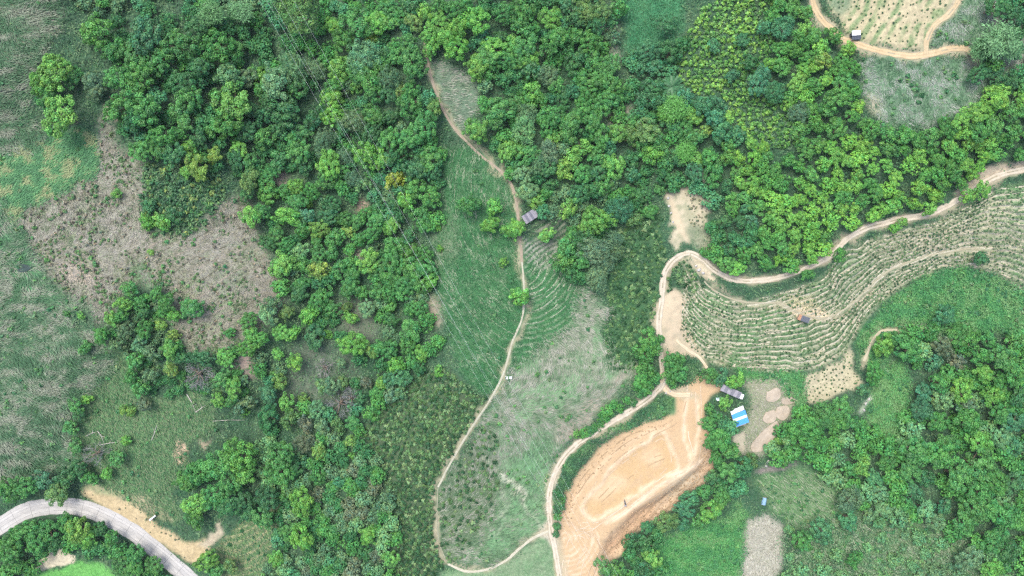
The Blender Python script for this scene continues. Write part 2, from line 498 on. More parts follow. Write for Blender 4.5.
Z_BANK = [(78, 491), (95, 487), (120, 494), (140, 508), (165, 528), (188, 543), (204, 538), (210, 548), (196, 566), (165, 548), (130, 524), (100, 506)]
Z_ARC_B = [(212, 590), (218, 545), (240, 524), (262, 512), (282, 502), (280, 530), (266, 560), (262, 600)]
Z_SANDPIT = [(32, 572), (38, 560), (50, 550), (62, 548), (76, 558), (73, 563), (55, 565), (42, 570)]
Z_LAWN = [(30, 574), (60, 566), (80, 560), (106, 565), (122, 580), (122, 630), (20, 630)]
Z_FIELD_C = [(440, 150), (466, 149), (492, 165), (516, 190), (519, 215), (523, 240), (526, 290), (515, 330), (502, 375), (490, 396), (470, 386), (455, 366), (446, 330), (434, 290), (432, 260), (440, 230), (443, 190)]
Z_FIELD_UP = [(432, 60), (455, 66), (482, 78), (480, 100), (471, 118), (462, 137), (450, 121), (436, 84)]
Z_FAN = [(526, 250), (552, 252), (576, 280), (579, 310), (571, 330), (541, 350), (520, 367), (508, 371), (520, 330), (530, 300)]
Z_PALE = [(578, 288), (601, 298), (606, 330), (601, 360), (622, 364), (641, 371), (622, 388), (602, 408), (582, 428), (562, 447), (549, 470), (545, 520), (512, 548), (482, 566), (460, 562), (480, 520), (500, 490),
          (490, 460), (472, 450), (490, 412), (508, 374), (541, 350), (571, 330)]
Z_PALE_BROWN = [(551, 422), (580, 405), (619, 372), (634, 371), (615, 391), (586, 426), (570, 441), (555, 446)]
Z_PALE_GREEN = [(500, 478), (530, 448), (548, 440), (553, 470), (546, 530), (520, 541), (490, 560), (470, 562), (490, 525)]
Z_P2 = [(606, 242), (640, 214), (659, 208), (663, 250), (658, 300), (655, 332), (641, 342), (640, 371), (610, 369), (603, 340), (608, 300)]
Z_P3 = [(384, 404), (420, 371), (440, 364), (452, 374), (470, 388), (490, 398), (470, 430), (446, 470), (437, 495), (438, 530), (446, 566), (430, 600), (400, 600), (395, 540), (390, 500), (380, 470), (364, 440), (370, 420)]
Z_P3B = [(438, 495), (462, 456), (488, 420), (500, 440), (494, 468), (500, 490), (480, 522), (462, 558), (448, 562), (440, 530)]
Z_BANKGREEN = [(570, 456), (590, 441), (612, 429), (640, 411), (664, 397), (679, 400), (676, 413), (660, 419), (635, 423), (610, 433), (590, 449), (576, 466), (570, 482), (560, 500), (556, 530), (553, 500), (560, 472)]
Z_JUNC = [(655, 322), (661, 296), (675, 290), (688, 300), (684, 318), (688, 334), (698, 352), (688, 358), (668, 356), (660, 346), (657, 335)]
Z_CUT = [(666, 200), (680, 195), (694, 192), (704, 204), (708, 216), (702, 226), (692, 233), (693, 245), (678, 244), (672, 226)]
Z_CUT_B = [(688, 250), (700, 255), (706, 268), (716, 286), (704, 282), (694, 268)]
Z_BEIGE = [(850, 348), (857, 373), (861, 385), (840, 391), (820, 403), (808, 406), (804, 386), (804, 378), (820, 370), (835, 362)]
Z_GREEN_MID = [(732, 370), (800, 372), (806, 385), (808, 406), (800, 412), (790, 398), (776, 380), (745, 378)]
Z_YARD = [(742, 380), (770, 377), (790, 386), (800, 400), (796, 410), (780, 420), (772, 440), (765, 454), (745, 456), (738, 440), (748, 420), (752, 400)]
PLOTS = [[(766, 392), (778, 387), (781, 396), (775, 402), (766, 401)], [(781, 398), (791, 396), (795, 402), (786, 405), (781, 403)], [(776, 407), (787, 405), (790, 413), (783, 421), (775, 416)],
         [(765, 412), (775, 410), (776, 420), (768, 424), (762, 420)], [(770, 424), (778, 420), (779, 430), (772, 442), (764, 451), (752, 453), (750, 446), (759, 434)], [(732, 434), (744, 430), (745, 450), (736, 456)]]
Z_PATCH = [(738, 600), (740, 560), (743, 542), (751, 521), (766, 515), (781, 526), (789, 546), (785, 561), (772, 578), (768, 600)]
Z_MEADOW_R = [(640, 558), (668, 532), (700, 526), (720, 520), (740, 500), (748, 515), (742, 545), (738, 600), (650, 600)]
Z_VALLEY = [(858, 346), (868, 325), (886, 302), (912, 284), (945, 270), (985, 270), (1030, 292), (1100, 310), (1100, 340), (1010, 334), (960, 332), (925, 325), (902, 332), (890, 352), (872, 366)]
Z_GLADE = [(868, 382), (890, 362), (905, 362), (914, 385), (905, 410), (905, 438), (885, 446), (870, 420)]
Z_TOPR = [(835, -95), (970, -95), (963, 0), (952, 13), (936, 24), (927, 38), (926, 51), (900, 50), (862, 40), (846, 34), (832, 14), (828, -10)]
Z_TOPR_B = [(861, 58), (884, 55), (908, 60), (935, 59), (960, 53), (976, 63), (987, 76), (986, 95), (960, 115), (935, 126), (905, 129), (880, 121), (864, 100)]
Z_TOPR_C = [(934, 30), (956, 16), (976, -95), (1060, -95), (1008, 8), (990, 20), (976, 40), (968, 47), (940, 48), (932, 42)]
Z_OLIVE = [(758, 478), (800, 474), (842, 490), (852, 520), (812, 530), (792, 526), (772, 508)]
Z_GREY_BR = [(878, 534), (905, 522), (935, 530), (985, 560), (985, 600), (870, 600)]
Z_TOPDARK = [(622, -95), (682, -95), (682, 30), (672, 45), (650, 40), (628, 60), (620, 30)]
Z_SITE_EDGE = [(552, 474), (572, 456), (582, 452), (574, 470), (563, 492), (556, 488)]

def row_arc(cu, cv, step, off=0):
    return (np.hypot(_pu - cu, _pv - cv) / step + (fbm(_pu / 20, _pv / 20, 2) - .5) * 1.2 + off) % 1.0
def row_line(ang, step):
    return ((_pu * math.cos(ang) + _pv * math.sin(ang)) / step + (fbm(_pu / 25, _pv / 25, 2) - .5) * 1.4) % 1.0

GREEN = ((.050, .150, .050), (.085, .175, .060))
ZONES = [
    (raster(Z_LEFT_TOP, 3, 1.5), (.185, .185, .135), (.115, .145, .085)),
    (raster(Z_STRIP_L, 3, 1.2), (.040, .125, .052), (.075, .160, .075)),
    (raster(Z_GRASS_L, 2), (.058, .190, .070), (.10, .19, .08)),
    (raster(Z_BRUSH, 5, 1.8), (.195, .188, .148), (.125, .145, .096)),
    (raster(Z_BRUSH, 3, 1.7) * np.clip(fbm(_pu / 17, _pv / 17, 3) * 5 - 2.9, 0, .8), (.10, .16, .075), (.17, .18, .11)),
    (raster(Z_BRUSH, 2, 1.3) * (row_line(1.05, 9) < .38) * np.clip((_pu - 130) / 60, 0, .7), (.15, .15, .10), (.19, .17, .125)),
    (raster(Z_BRUSH, 2, 1.3) * np.clip(fbm(_pu / 6 + 3, _pv / 6, 3) * 6 - 3.4, 0, .7), (.12, .115, .08), (.17, .15, .11)),
    (stroke([(22, 226), (36, 246), (52, 254), (80, 258), (112, 264)], 3.0, 1, 1) * .7, (.36, .31, .245), (.29, .26, .2)),
    (stroke([(60, 200), (84, 212), (100, 232)], 2.4, 1, 1.2) * .6, (.14, .13, .095), (.17, .16, .12)),
    (stroke([(150, 250), (190, 262), (232, 262), (262, 275)], 3.0, 1, 1.5) * .55, (.34, .30, .25), (.27, .25, .19)),
    (stroke([(128, 180), (132, 214), (126, 250), (120, 285)], 5.0, 2, 1.5) * .5, (.14, .15, .10), (.19, .18, .13)),
    (raster([(128, 268), (150, 262), (162, 280), (140, 294), (126, 288)], 4, 2) * .85, (.055, .13, .055), (.09, .15, .075)),
    (raster([(214, 268), (244, 262), (252, 284), (232, 292), (216, 286)], 5, 2) * .7, (.07, .14, .06), (.12, .16, .09)),
    (raster([(58, 262), (92, 270), (100, 282), (82, 290), (66, 284)], 3, 1.5) * .8, (.42, .35, .27), (.33, .27, .21)),
    (raster(Z_WAVY, 3, 1.2), (.080, .150, .078), (.135, .180, .105)),
    (raster(Z_MEADOW_L, 2), (.044, .112, .045), (.085, .135, .06)),
    (raster(Z_BANK, 1, .5), *STRAW),
    (raster([(78, 488), (92, 482), (112, 487), (150, 498), (176, 520), (150, 512), (120, 497)], 1, 1), (.30, .25, .16), (.13, .16, .08)),
    (raster(Z_ARC_B, 2), (.060, .130, .045), (.10, .14, .06)),
    (raster(Z_ARC_B, 2) * (row_arc(228, 500, 6.2) < .36), (.17, .18, .085), (.20, .17, .10)),
    (raster([(176, 440), (187, 443), (186, 458), (176, 468), (173, 458)], 1), (.52, .38, .27), (.40, .29, .19)),
    (raster([(202, 440), (216, 438), (206, 448)], 1), (.42, .33, .25), (.22, .2, .13)),
    (raster([(196, 545), (215, 530), (218, 520), (222, 535), (206, 548)], 1), (.40, .33, .24), (.25, .23, .16)),
    (raster(Z_LAWN, 1, .5), (.070, .215, .050), (.105, .26, .07)),
    (raster(Z_SANDPIT, 0, .4), (.52, .46, .33), (.44, .40, .28)),
    (raster(Z_TOPDARK, 3, 1.5), (.022, .100, .044), (.048, .140, .064)),
    (raster(Z_FIELD_C, 2), (.022, .088, .032), (.036, .108, .042)),
    (raster(Z_FIELD_C, 1) * (row_arc(600, 190, 6.5) < .30) * (fbm(_pu / 12, _pv / 12, 2) > .45), (.075, .14, .07), (.05, .115, .05)),
    (raster([(436, 225), (456, 220), (462, 250), (450, 262), (436, 255)], 3, 1.5), (.12, .14, .09), (.05, .11, .05)),
    (raster(Z_FIELD_UP, 2), (.10, .135, .095), (.060, .105, .062)),
    (raster(Z_FAN, 2), (.030, .105, .040), (.042, .118, .048)),
    (raster(Z_FAN, 1) * (row_arc(521, 262, 5.6) < .28) * np.clip(fbm(_pu / 9, _pv / 9, 2) * 3 - .6, 0, 1), (.26, .29, .20), (.13, .19, .11)),
    (raster([(522, 236), (552, 242), (560, 258), (548, 268), (528, 260)], 1) * (row_line(1.0, 4.5) < .5), (.24, .25, .20), (.16, .17, .13)),
    (raster([(530, 225), (560, 205), (585, 215), (580, 250), (555, 250), (535, 240)], 2) * (row_line(.85, 5.5) < .45), (.18, .19, .14), (.1, .12, .08)),
    (raster([(600, 15), (614, 20), (618, 55), (622, 68), (610, 58)], 2) * (.3 + .7 * (row_line(1.15, 5) < .5)), (.26, .24, .19), (.18, .18, .13)),
    (raster([(606, 110), (632, 105), (632, 128), (612, 128)], 2) * (.3 + .7 * (row_line(1.0, 4) < .5)), (.2, .19, .14), (.12, .13, .09)),
    (raster(Z_PALE, 4, 1.6), (.125, .185, .105), (.070, .145, .065)),
    (raster(Z_PALE_GREEN, 3), (.075, .165, .075), (.10, .165, .085)),
    (raster([(455, 574), (490, 566), (515, 556), (548, 532), (556, 560), (562, 640), (420, 640), (446, 574)], 2), (.085, .155, .075), (.13, .17, .10)),
    (raster(Z_PALE_BROWN, 2), (.235, .205, .165), (.165, .16, .115)),
    (raster(Z_P2, 2), (.022, .066, .028), (.040, .080, .036)),
    (raster(Z_P3, 3, 1.6), (.030, .064, .028), (.052, .072, .040)),
    (raster(Z_P3B, 3, 1.6), (.048, .088, .042), (.085, .11, .065)),
    (raster(Z_VALLEY, 3, 1.5), (.036, .150, .054), (.070, .190, .068)),
    (raster(Z_GLADE, 3), (.085, .21, .070), (.13, .215, .085)),
    (raster(Z_GREEN_MID, 2), (.055, .175, .060), (.07, .18, .065)),
    (raster(Z_MEADOW_R, 3, 1.6), (.038, .165, .050), (.075, .225, .068)),
    (raster(Z_OLIVE, 4, 2), (.070, .155, .055), (.095, .165, .072)),
    (raster(Z_GREY_BR, 5, 2), (.075, .140, .070), (.11, .15, .09)),
    (raster(Z_YARD, 2), (.19, .18, .125), (.105, .145, .07)),
    (raster(Z_PATCH, 2, 1), (.31, .30, .245), (.25, .25, .19)),
    (raster(Z_TOPR_B, 3, 1.4), (.065, .130, .068), (.095, .145, .090)),
    (raster(Z_TOPR_C, 3), (.070, .130, .072), (.10, .145, .09)),
    (raster([(864, 92), (880, 100), (886, 118), (872, 118), (864, 104)], 2), (.27, .24, .18), (.14, .17, .1)),
    (raster([(985, 12), (1010, 8), (1024, 30), (1030, 70), (1000, 70), (990, 40)], 4), (.19, .185, .16), (.1, .14, .09)),
    (raster([(940, 250), (985, 240), (1024, 262), (1024, 285), (985, 262), (950, 268)], 3), (.20, .20, .155), (.13, .16, .1)),
    (raster(Z_TOPR, 1), (.38, .33, .215), (.30, .27, .165)),
    (raster(Z_TOPR, 1) * (row_line(.52, 10.5) < .45) * np.clip(fbm(_pu / 14, _pv / 14, 2) * 4 - 1.15, 0, .95), (.085, .145, .065), (.15, .18, .09)),
    (raster([(838, -30), (852, -10), (848, 10), (838, 20), (830, 5)], 2), (.09, .14, .08), (.14, .16, .1)),
]
for p in PLOTS[-1:]:
    ZONES.append((raster(p, 1, .6), (.40, .35, .26), (.3, .28, .2)))
TERM = term
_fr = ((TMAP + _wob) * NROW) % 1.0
ZONES += [
    (TERM, (.160, .175, .112), (.095, .132, .070)),
    (TERM * np.clip(fbm(_pu / 24 + 7, _pv / 24, 2) * 5 - 2.6, 0, .8), (.055, .135, .050), (.075, .15, .06)),
    (TERM * np.clip(fbm(_pu / 19 + 17, _pv / 19, 2) * 5 - 2.9, 0, .8), (.30, .28, .19), (.22, .22, .14)),
    (TERM * (_fr < .26) * np.clip(fbm(_pu / 11, _pv / 11, 2) * 4 - 1.1, 0, 1), (.36, .345, .255), (.29, .285, .20)),
    (TERM * np.clip(1.15 - np.hypot((_pu - 925) / 75, (_pv - 240) / 32), 0, 1), (.29, .265, .185), (.22, .215, .145)),
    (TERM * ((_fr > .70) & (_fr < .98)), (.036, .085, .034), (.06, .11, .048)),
    (raster([(783, 303), (800, 305), (826, 310), (832, 318), (812, 321), (790, 314)], 1, .5), (.60, .48, .30), (.48, .40, .27)),
    (raster([(786, 296), (815, 298), (820, 310), (790, 306)], 1, .5), (.33, .30, .18), (.25, .24, .14)),
    (raster(Z_BEIGE, 1, .8), (.37, .335, .225), (.31, .285, .18)),
    (raster(PAD_OUT, 1, .5), *SAND),
    (raster(PAD_IN, 2, .5), (.43, .295, .15), (.455, .32, .175)),
    (raster(SCARP, 2, .6), (.43, .31, .195), (.50, .38, .255)),
    (raster([(628, 512), (655, 500), (650, 520), (632, 529), (622, 545), (612, 556), (606, 548), (616, 528)], 2, 1), (.40, .25, .145), (.46, .31, .19)),
    (raster(SCARP, 1, .6) * np.clip(fbm((_pu + _pv) / 4, (_pv - _pu) / 14, 3) * 8 - 4.2, 0, .8), (.31, .205, .12), (.34, .23, .14)),
    (raster([(672, 478), (694, 466), (704, 478), (688, 490), (674, 500), (664, 498)], 2, 1) * .6, (.30, .27, .19), (.4, .31, .2)),
    (stroke(PAD_IN + PAD_IN[:1], 2.6, 1, .8) * np.clip(fbm(_pu / 10, _pv / 10, 2) * 3 - .4, 0, .95), (.68, .56, .41), (.62, .49, .34)),
    (stroke([(570, 515), (575, 500), (590, 478), (612, 455), (640, 437), (668, 426)], 3, 1), (.53, .385, .24), (.58, .43, .27)),
    (stroke([(700, 460), (672, 478), (640, 500), (622, 514), (605, 522)], 4, 1), (.70, .57, .41), (.64, .50, .34)),
    (stroke([(688, 398), (684, 430), (690, 462), (668, 476)], 2.4, 1), (.70, .57, .41), (.65, .51, .35)),
    (stroke([(696, 400), (698, 430), (694, 460)], 2.4, 1), (.69, .56, .40), (.65, .51, .35)),
    (raster([(594, 488), (610, 478), (622, 486), (612, 496), (598, 499)], 3, 2) * .5, (.62, .50, .35), (.56, .43, .28)),
    (raster([(640, 458), (656, 450), (660, 464), (646, 470)], 3, 2) * .45, (.62, .50, .35), (.56, .43, .28)),
    (raster([(557, 520), (604, 530), (598, 600), (556, 600)], 2, 1) * (row_arc(566, 540, 5.0) < .4) * np.clip(fbm(_pu / 8, _pv / 8, 2) * 2 - .6, 0, .7), (.62, .50, .36), (.58, .45, .31)),
    (raster(PAD_OUT, 1, .5) * np.clip(fbm((_pu - _pv) / 26, (_pu + _pv) / 5, 3) * 6 - 3.5, 0, .45), (.38, .26, .15), (.42, .29, .17)),
    (raster(PAD_OUT, 1, .5) * np.clip(fbm(_pu / 4 + 9, _pv / 4, 3) * 6 - 3.8, 0, .4), (.34, .25, .16), (.4, .29, .18)),
    (raster(Z_JUNC, 1, .8), (.49, .40, .275), (.40, .335, .23)),
    (raster(Z_JUNC, 1, .8) * np.clip(fbm(_pu / 5, _pv / 5, 3) * 6 - 3.3, 0, .7), (.30, .26, .18), (.26, .23, .16)),
    (raster([(952, 194), (973, 173), (995, 163), (1024, 157), (1070, 148), (1070, 160), (1024, 168), (985, 182), (962, 197)], 1, .7), (.38, .31, .225), (.30, .26, .18)),
    (raster(Z_CUT, 1, 2.2), (.41, .36, .25), (.33, .30, .21)),
    (raster(Z_CUT, 1, 1.4) * np.clip(fbm(_pu / 3.5, _pv / 3.5, 3) * 7 - 3.4, 0, .8), (.21, .20, .13), (.17, .18, .11)),
    (stroke([(671, 200), (675, 216), (682, 230), (690, 242)], [3, 7, 7, 3], 1), (.50, .42, .29), (.45, .37, .25)),
    (raster(Z_CUT_B, 1, 1), (.55, .46, .33), (.4, .36, .25)),
    (raster([(684, 228), (700, 222), (716, 228), (722, 248), (708, 252), (696, 244)], 2, 1), (.10, .13, .075), (.16, .165, .11)),
    (raster([(690, 156), (703, 172), (716, 190), (714, 192), (700, 180), (686, 166)], 1, .5), (.2, .21, .15), (.15, .17, .12)),
    (raster(Z_SITE_EDGE, 1), (.33, .30, .25), (.22, .22, .17)),
    (raster(Z_BANKGREEN, 1, .8), (.045, .115, .050), (.075, .13, .062)),
    (raster([(574, 466), (590, 449), (612, 434), (635, 424), (664, 417), (652, 414), (625, 422), (600, 436), (582, 452)], 1, .6) * .8, (.26, .245, .175), (.17, .19, .12)),
    (raster([(355, 200), (366, 202), (364, 212), (354, 213)], 3, 1), (.36, .26, .20), (.28, .2, .15)),
    (raster([(346, 250), (358, 250), (357, 263), (347, 263)], 3, 1), (.30, .23, .19), (.22, .18, .14)),
    (raster([(275, 168), (290, 165), (286, 188), (276, 186)], 3, 1), (.27, .22, .18), (.16, .15, .11)),
    (raster([(335, 300), (365, 295), (385, 325), (375, 345), (350, 340), (340, 320)], 5, 2) * .8, (.13, .125, .10), (.08, .10, .065)),
    (raster([(425, 295), (438, 300), (440, 325), (430, 330), (424, 312)], 3, 1), (.23, .19, .15), (.13, .14, .09)),
    (raster([(235, 350), (250, 350), (258, 375), (245, 380), (236, 365)], 3, 1), (.25, .19, .155), (.16, .14, .11)),
    (raster([(300, 335), (350, 345), (360, 395), (330, 420), (290, 400), (285, 360)], 8, 2) * .6, (.07, .095, .065), (.105, .11, .085)),
    (raster([(755, 471), (770, 466), (790, 465), (798, 461), (797, 467), (780, 471), (760, 475)], 1, .4), (.115, .10, .09), (.17, .155, .13)),
    (raster([(904, 328), (920, 322), (940, 326), (925, 331), (905, 334)], 1, .6), (.34, .32, .27), (.2, .22, .16)),
    (stroke([(870, 396), (866, 404), (864, 412)], 4, 1, 1), (.42, .42, .36), (.2, .26, .16)),
    (stroke([(484, 446), (490, 460), (500, 470), (514, 482), (524, 503), (534, 520), (543, 530)], [1.5, 5, 7, 8, 4, 3, 2], 1, 2) * .95, (.40, .385, .30), (.28, .29, .21)),
    (stroke([(514, 484), (506, 505), (494, 528), (480, 552)], [5, 4, 3, 1.5], 1, 2) * .8, (.33, .33, .26), (.22, .25, .17)),
    (stroke([(502, 472), (496, 490), (500, 505)], 4, 1, 2) * .7, (.33, .33, .26), (.22, .25, .17)),
    (raster([(537, 536), (546, 522), (553, 519), (557, 546), (549, 546), (544, 538)], 1, .5), (.50, .45, .35), (.42, .38, .29)),
    (raster([(118, 122), (104, 118), (100, 105), (108, 108)], 1, 1), (.33, .27, .21), (.26, .22, .16)),
]
GK = .60          # soil and cover reflect about this much of the tabled values
def gk(c):
    c = np.array(c, np.float32); mx = c.max(-1, keepdims=True)
    return c * (.88 - .28 * np.clip((mx - .2) / .25, 0, 1))
colA = np.empty((*UU.shape, 3), np.float32); colB = np.empty((*UU.shape, 3), np.float32)
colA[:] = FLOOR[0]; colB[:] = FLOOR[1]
openm = np.zeros((RH, RW), np.float32)          # where the ground lies open
for mk, a, b in ZONES:
    s = samp(mk, UU, VV)[..., None]
    colA += (gk(a) - colA) * s
    colB += (gk(b) - colB) * s
    openm = np.maximum(openm, mk)
roadm = np.zeros((RH, RW), np.float32)
for nm, pts, w, sh in ROADS:
    roadm = np.maximum(roadm, stroke(pts, w + 2, 0))
    if nm != 'road':          # worn verge of the same soil beside a dirt way
        s = (samp(stroke(pts, w + 2.4, 1, 1.6), UU, VV) * .75)[..., None]
        colA += (np.array((.42, .36, .25), np.float32) * GK - colA) * s; colB += (np.array((.34, .31, .2), np.float32) * GK - colB) * s
openm = np.maximum(openm, roadm)
dirtm = np.maximum.reduce([raster(PAD_OUT, 1, .3), raster(Z_JUNC, 1), raster(Z_CUT, 1)] + [raster(p, 1, .3) for p in PLOTS])

# the ground sheet: fine grid under the photograph, growing cells out to the horizon
def grow(a, s):
    out = [a]; st = 2.0
    while abs(out[-1]) < 3500:
        out.append(out[-1] + s * st); st *= 1.45
    return out[1:]
ex = np.array(grow(GX1, 1)); ey = np.array(grow(GY1, 1))
ax = np.concatenate([-ex[::-1], gx, ex]); ay = np.concatenate([-ey[::-1], gy, ey])
k1, k2 = len(ex), len(ey)
FX, FY = np.meshgrid(ax, ay)
FZ = np.pad(ZZ, ((k2, k2), (k1, k1)), mode='edge')
dist = np.hypot(np.maximum(np.abs(FX) - GX1, 0), np.maximum(np.abs(FY) - GY1, 0))
FZ = FZ * np.exp(-dist / 200) + (fbm(FX / 300 + 5, FY / 300 + 3, 4) - .5) * 130 * (1 - np.exp(-dist / 400))
CA = np.pad(colA, ((k2, k2), (k1, k1), (0, 0)), mode='edge'); CB = np.pad(colB, ((k2, k2), (k1, k1), (0, 0)), mode='edge')
far = (dist > 6)[..., None]
CA = np.where(far, np.array((.045, .10, .045)), CA); CB = np.where(far, np.array((.075, .13, .06)), CB)
ny, nx = FX.shape
idx = np.arange(ny * nx).reshape(ny, nx)
F = np.stack([idx[:-1, :-1], idx[:-1, 1:], idx[1:, 1:], idx[1:, :-1]], -1).reshape(-1, 4)
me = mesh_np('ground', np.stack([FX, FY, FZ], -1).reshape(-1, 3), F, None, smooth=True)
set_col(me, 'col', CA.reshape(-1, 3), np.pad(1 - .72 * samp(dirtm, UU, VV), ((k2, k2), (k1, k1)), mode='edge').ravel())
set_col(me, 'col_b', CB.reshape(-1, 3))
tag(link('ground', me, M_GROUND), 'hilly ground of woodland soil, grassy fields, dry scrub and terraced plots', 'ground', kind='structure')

# ------------------------------------------------------------------ roads and paths
def road_material(name, a, b, edge):
    mt, nt, bs = new_mat(name)
    tc = nd(nt, 'ShaderNodeTexCoord').outputs['Object']
    c = nd(nt, 'ShaderNodeAttribute', attribute_name='col').outputs['Color']
    n = noise(nt, .5, 6, tc, .7).outputs['Fac']; n2 = noise(nt, 3.0, 4, tc, .7).outputs['Fac']
    c = mixc(nt, ramp(nt, n, .35, .7), c, mixc(nt, 1.0, c, b, 'MULTIPLY'))
    v = ramp(nt, n2, .3, .7, .86, 1.14)
    cc = nd(nt, 'ShaderNodeVectorMath', operation='SCALE'); nt.links.new(c, cc.inputs[0]); nt.links.new(v, cc.inputs['Scale'])
    nt.links.new(cc.outputs[0], bs.inputs['Base Color'])
    bp = nd(nt, 'ShaderNodeBump'); bp.inputs['Strength'].default_value = .5; bp.inputs['Distance'].default_value = .05
    nt.links.new(n2, bp.inputs['Height']); nt.links.new(bp.outputs[0], bs.inputs['Normal'])
    bs.inputs['Roughness'].default_value = .92; bs.inputs['Specular IOR Level'].default_value = .1
    return mt
M_DIRT = road_material('dirt_way', None, (.84, .80, .74), None)
M_CONC = road_material('concrete_road', None, (.87, .88, .90), None)

def build_road(name, pts, wpx, label, cat, mat, base, lift, thick, dark=.85, wear=None):
    Q = spline(pts, 1.5)
    x, y, z = ground_at(Q[:, 0], Q[:, 1])
    P = np.stack([x, y], 1)
    T = np.gradient(P, axis=0); T /= np.linalg.norm(T, axis=1)[:, None] + 1e-9
    N = np.stack([-T[:, 1], T[:, 0]], 1)
    hw = wpx * S / 2
    n = len(P)
    q = np.arange(n)
    rag = .10 if thick else .42
    wl = hw * (1 + (fbm(q / 4.0, q * 0 + 3.3, 3) - .5) * rag * 2); wr = hw * (1 + (fbm(q / 4.0, q * 0 + 8.8, 3) - .5) * rag * 2)
    cross = np.array([-1.0, -.93, -.8, -.62, -.5, -.36, -.18, 0, .18, .36, .5, .62, .8, .93, 1.0])
    m = len(cross)
    V = np.zeros((n, m + 2, 3)); C = np.zeros((n, m + 2, 3))
    kk = 5
    zs = np.convolve(np.pad(z, kk, mode='edge'), np.ones(2 * kk + 1) / (2 * kk + 1), 'valid')
    for j, c in enumerate(cross):
        w = np.where(c < 0, wl, wr) * c
        V[:, j + 1, :2] = P + N * w[:, None]
        zz = np.maximum(zs, hsample(V[:, j + 1, 0], V[:, j + 1, 1])) + lift - (.03 * c * c)
        V[:, j + 1, 2] = zz
        tr = .5 * math.exp(-((abs(c) - .5) / .16) ** 2)          # the two wheel lines are scoured paler
        g = 1 + .22 * tr - (1 - dark) * (abs(c) > .9) - .06 * math.exp(-(c / .22) ** 2)
        C[:, j + 1] = np.array(base) * GK * (g + (fbm(q / 3.0 + 50, q * 0 + j * .7, 3) - .5)[:, None] * .22)
    for e, j, w in ((0, 1, -wl), (m + 1, m, wr)):
        V[:, e, :2] = P + N * (w * 1.03)[:, None]; V[:, e, 2] = np.minimum(hsample(V[:, e, 0], V[:, e, 1]), V[:, j, 2]) - .25
        C[:, e] = C[:, j] * .9
    w2 = m + 2
    idx = np.arange(n * w2).reshape(n, w2)
    F = np.stack([idx[:-1, :-1], idx[1:, :-1], idx[1:, 1:], idx[:-1, 1:]], -1).reshape(-1, 4)[:, ::-1]
    me = mesh_np(name, V.reshape(-1, 3), F, C.reshape(-1, 3), smooth=True)
    return tag(link(name, me, mat), label, cat, kind='structure')
build_road('road', PAVED, 16.5, 'pale grey concrete road curving across the lower corner', 'road', M_CONC, (.44, .425, .395), .10, True, .93)
build_road('dirt_road', ROAD_R, 5.4, 'winding pale dirt road between the wood and the terraced field', 'road', M_DIRT, (.50, .45, .355), .06, False)
build_road('dirt_road', ROAD_T, 5.6, 'tan dirt road below the young plantation at the top corner', 'road', M_DIRT, (.48, .38, .235), .065, False)
build_road('dirt_road', ROAD_TB, 5.0, 'tan dirt side road forking up along the young plantation', 'road', M_DIRT, (.47, .38, .24), .075, False)
build_road('dirt_track', TRACK_T, 1.9, 'narrow pale track running through the terraced field', 'track', M_DIRT, (.34, .32, .225), .06, False)
build_road('dirt_track', TRACK_J, 3.0, 'short sandy track from the junction into the terraces', 'track', M_DIRT, (.56, .48, .34), .07, False)
build_road('dirt_track', ROAD_IN, 5.5, 'short dirt turn-off into the levelled building site', 'track', M_DIRT, (.58, .47, .32), .075, False)
build_road('footpath', PATH_A[:13], 2.5, 'brown earth footpath down the ridge between field and wood', 'path', M_DIRT, (.31, .265, .20), .06, False)
build_road('footpath', PATH_A[12:21], 1.9, 'pale dusty footpath past the lone tree and along the plantation', 'path', M_DIRT, (.40, .395, .305), .06, False)
build_road('footpath', PATH_A[20:24], 1.0, 'faint overgrown footpath through the lower plantation', 'path', M_DIRT, (.27, .28, .20), .06, False)
build_road('footpath', PATH_A[23:], 2.5, 'pale curved footpath joining the dirt road near the bottom edge', 'path', M_DIRT, (.46, .44, .345), .06, False)
build_road('footpath', PATH_V, 2.8, 'short sandy footpath bending through the green valley', 'path', M_DIRT, (.46, .42, .30), .06, False)

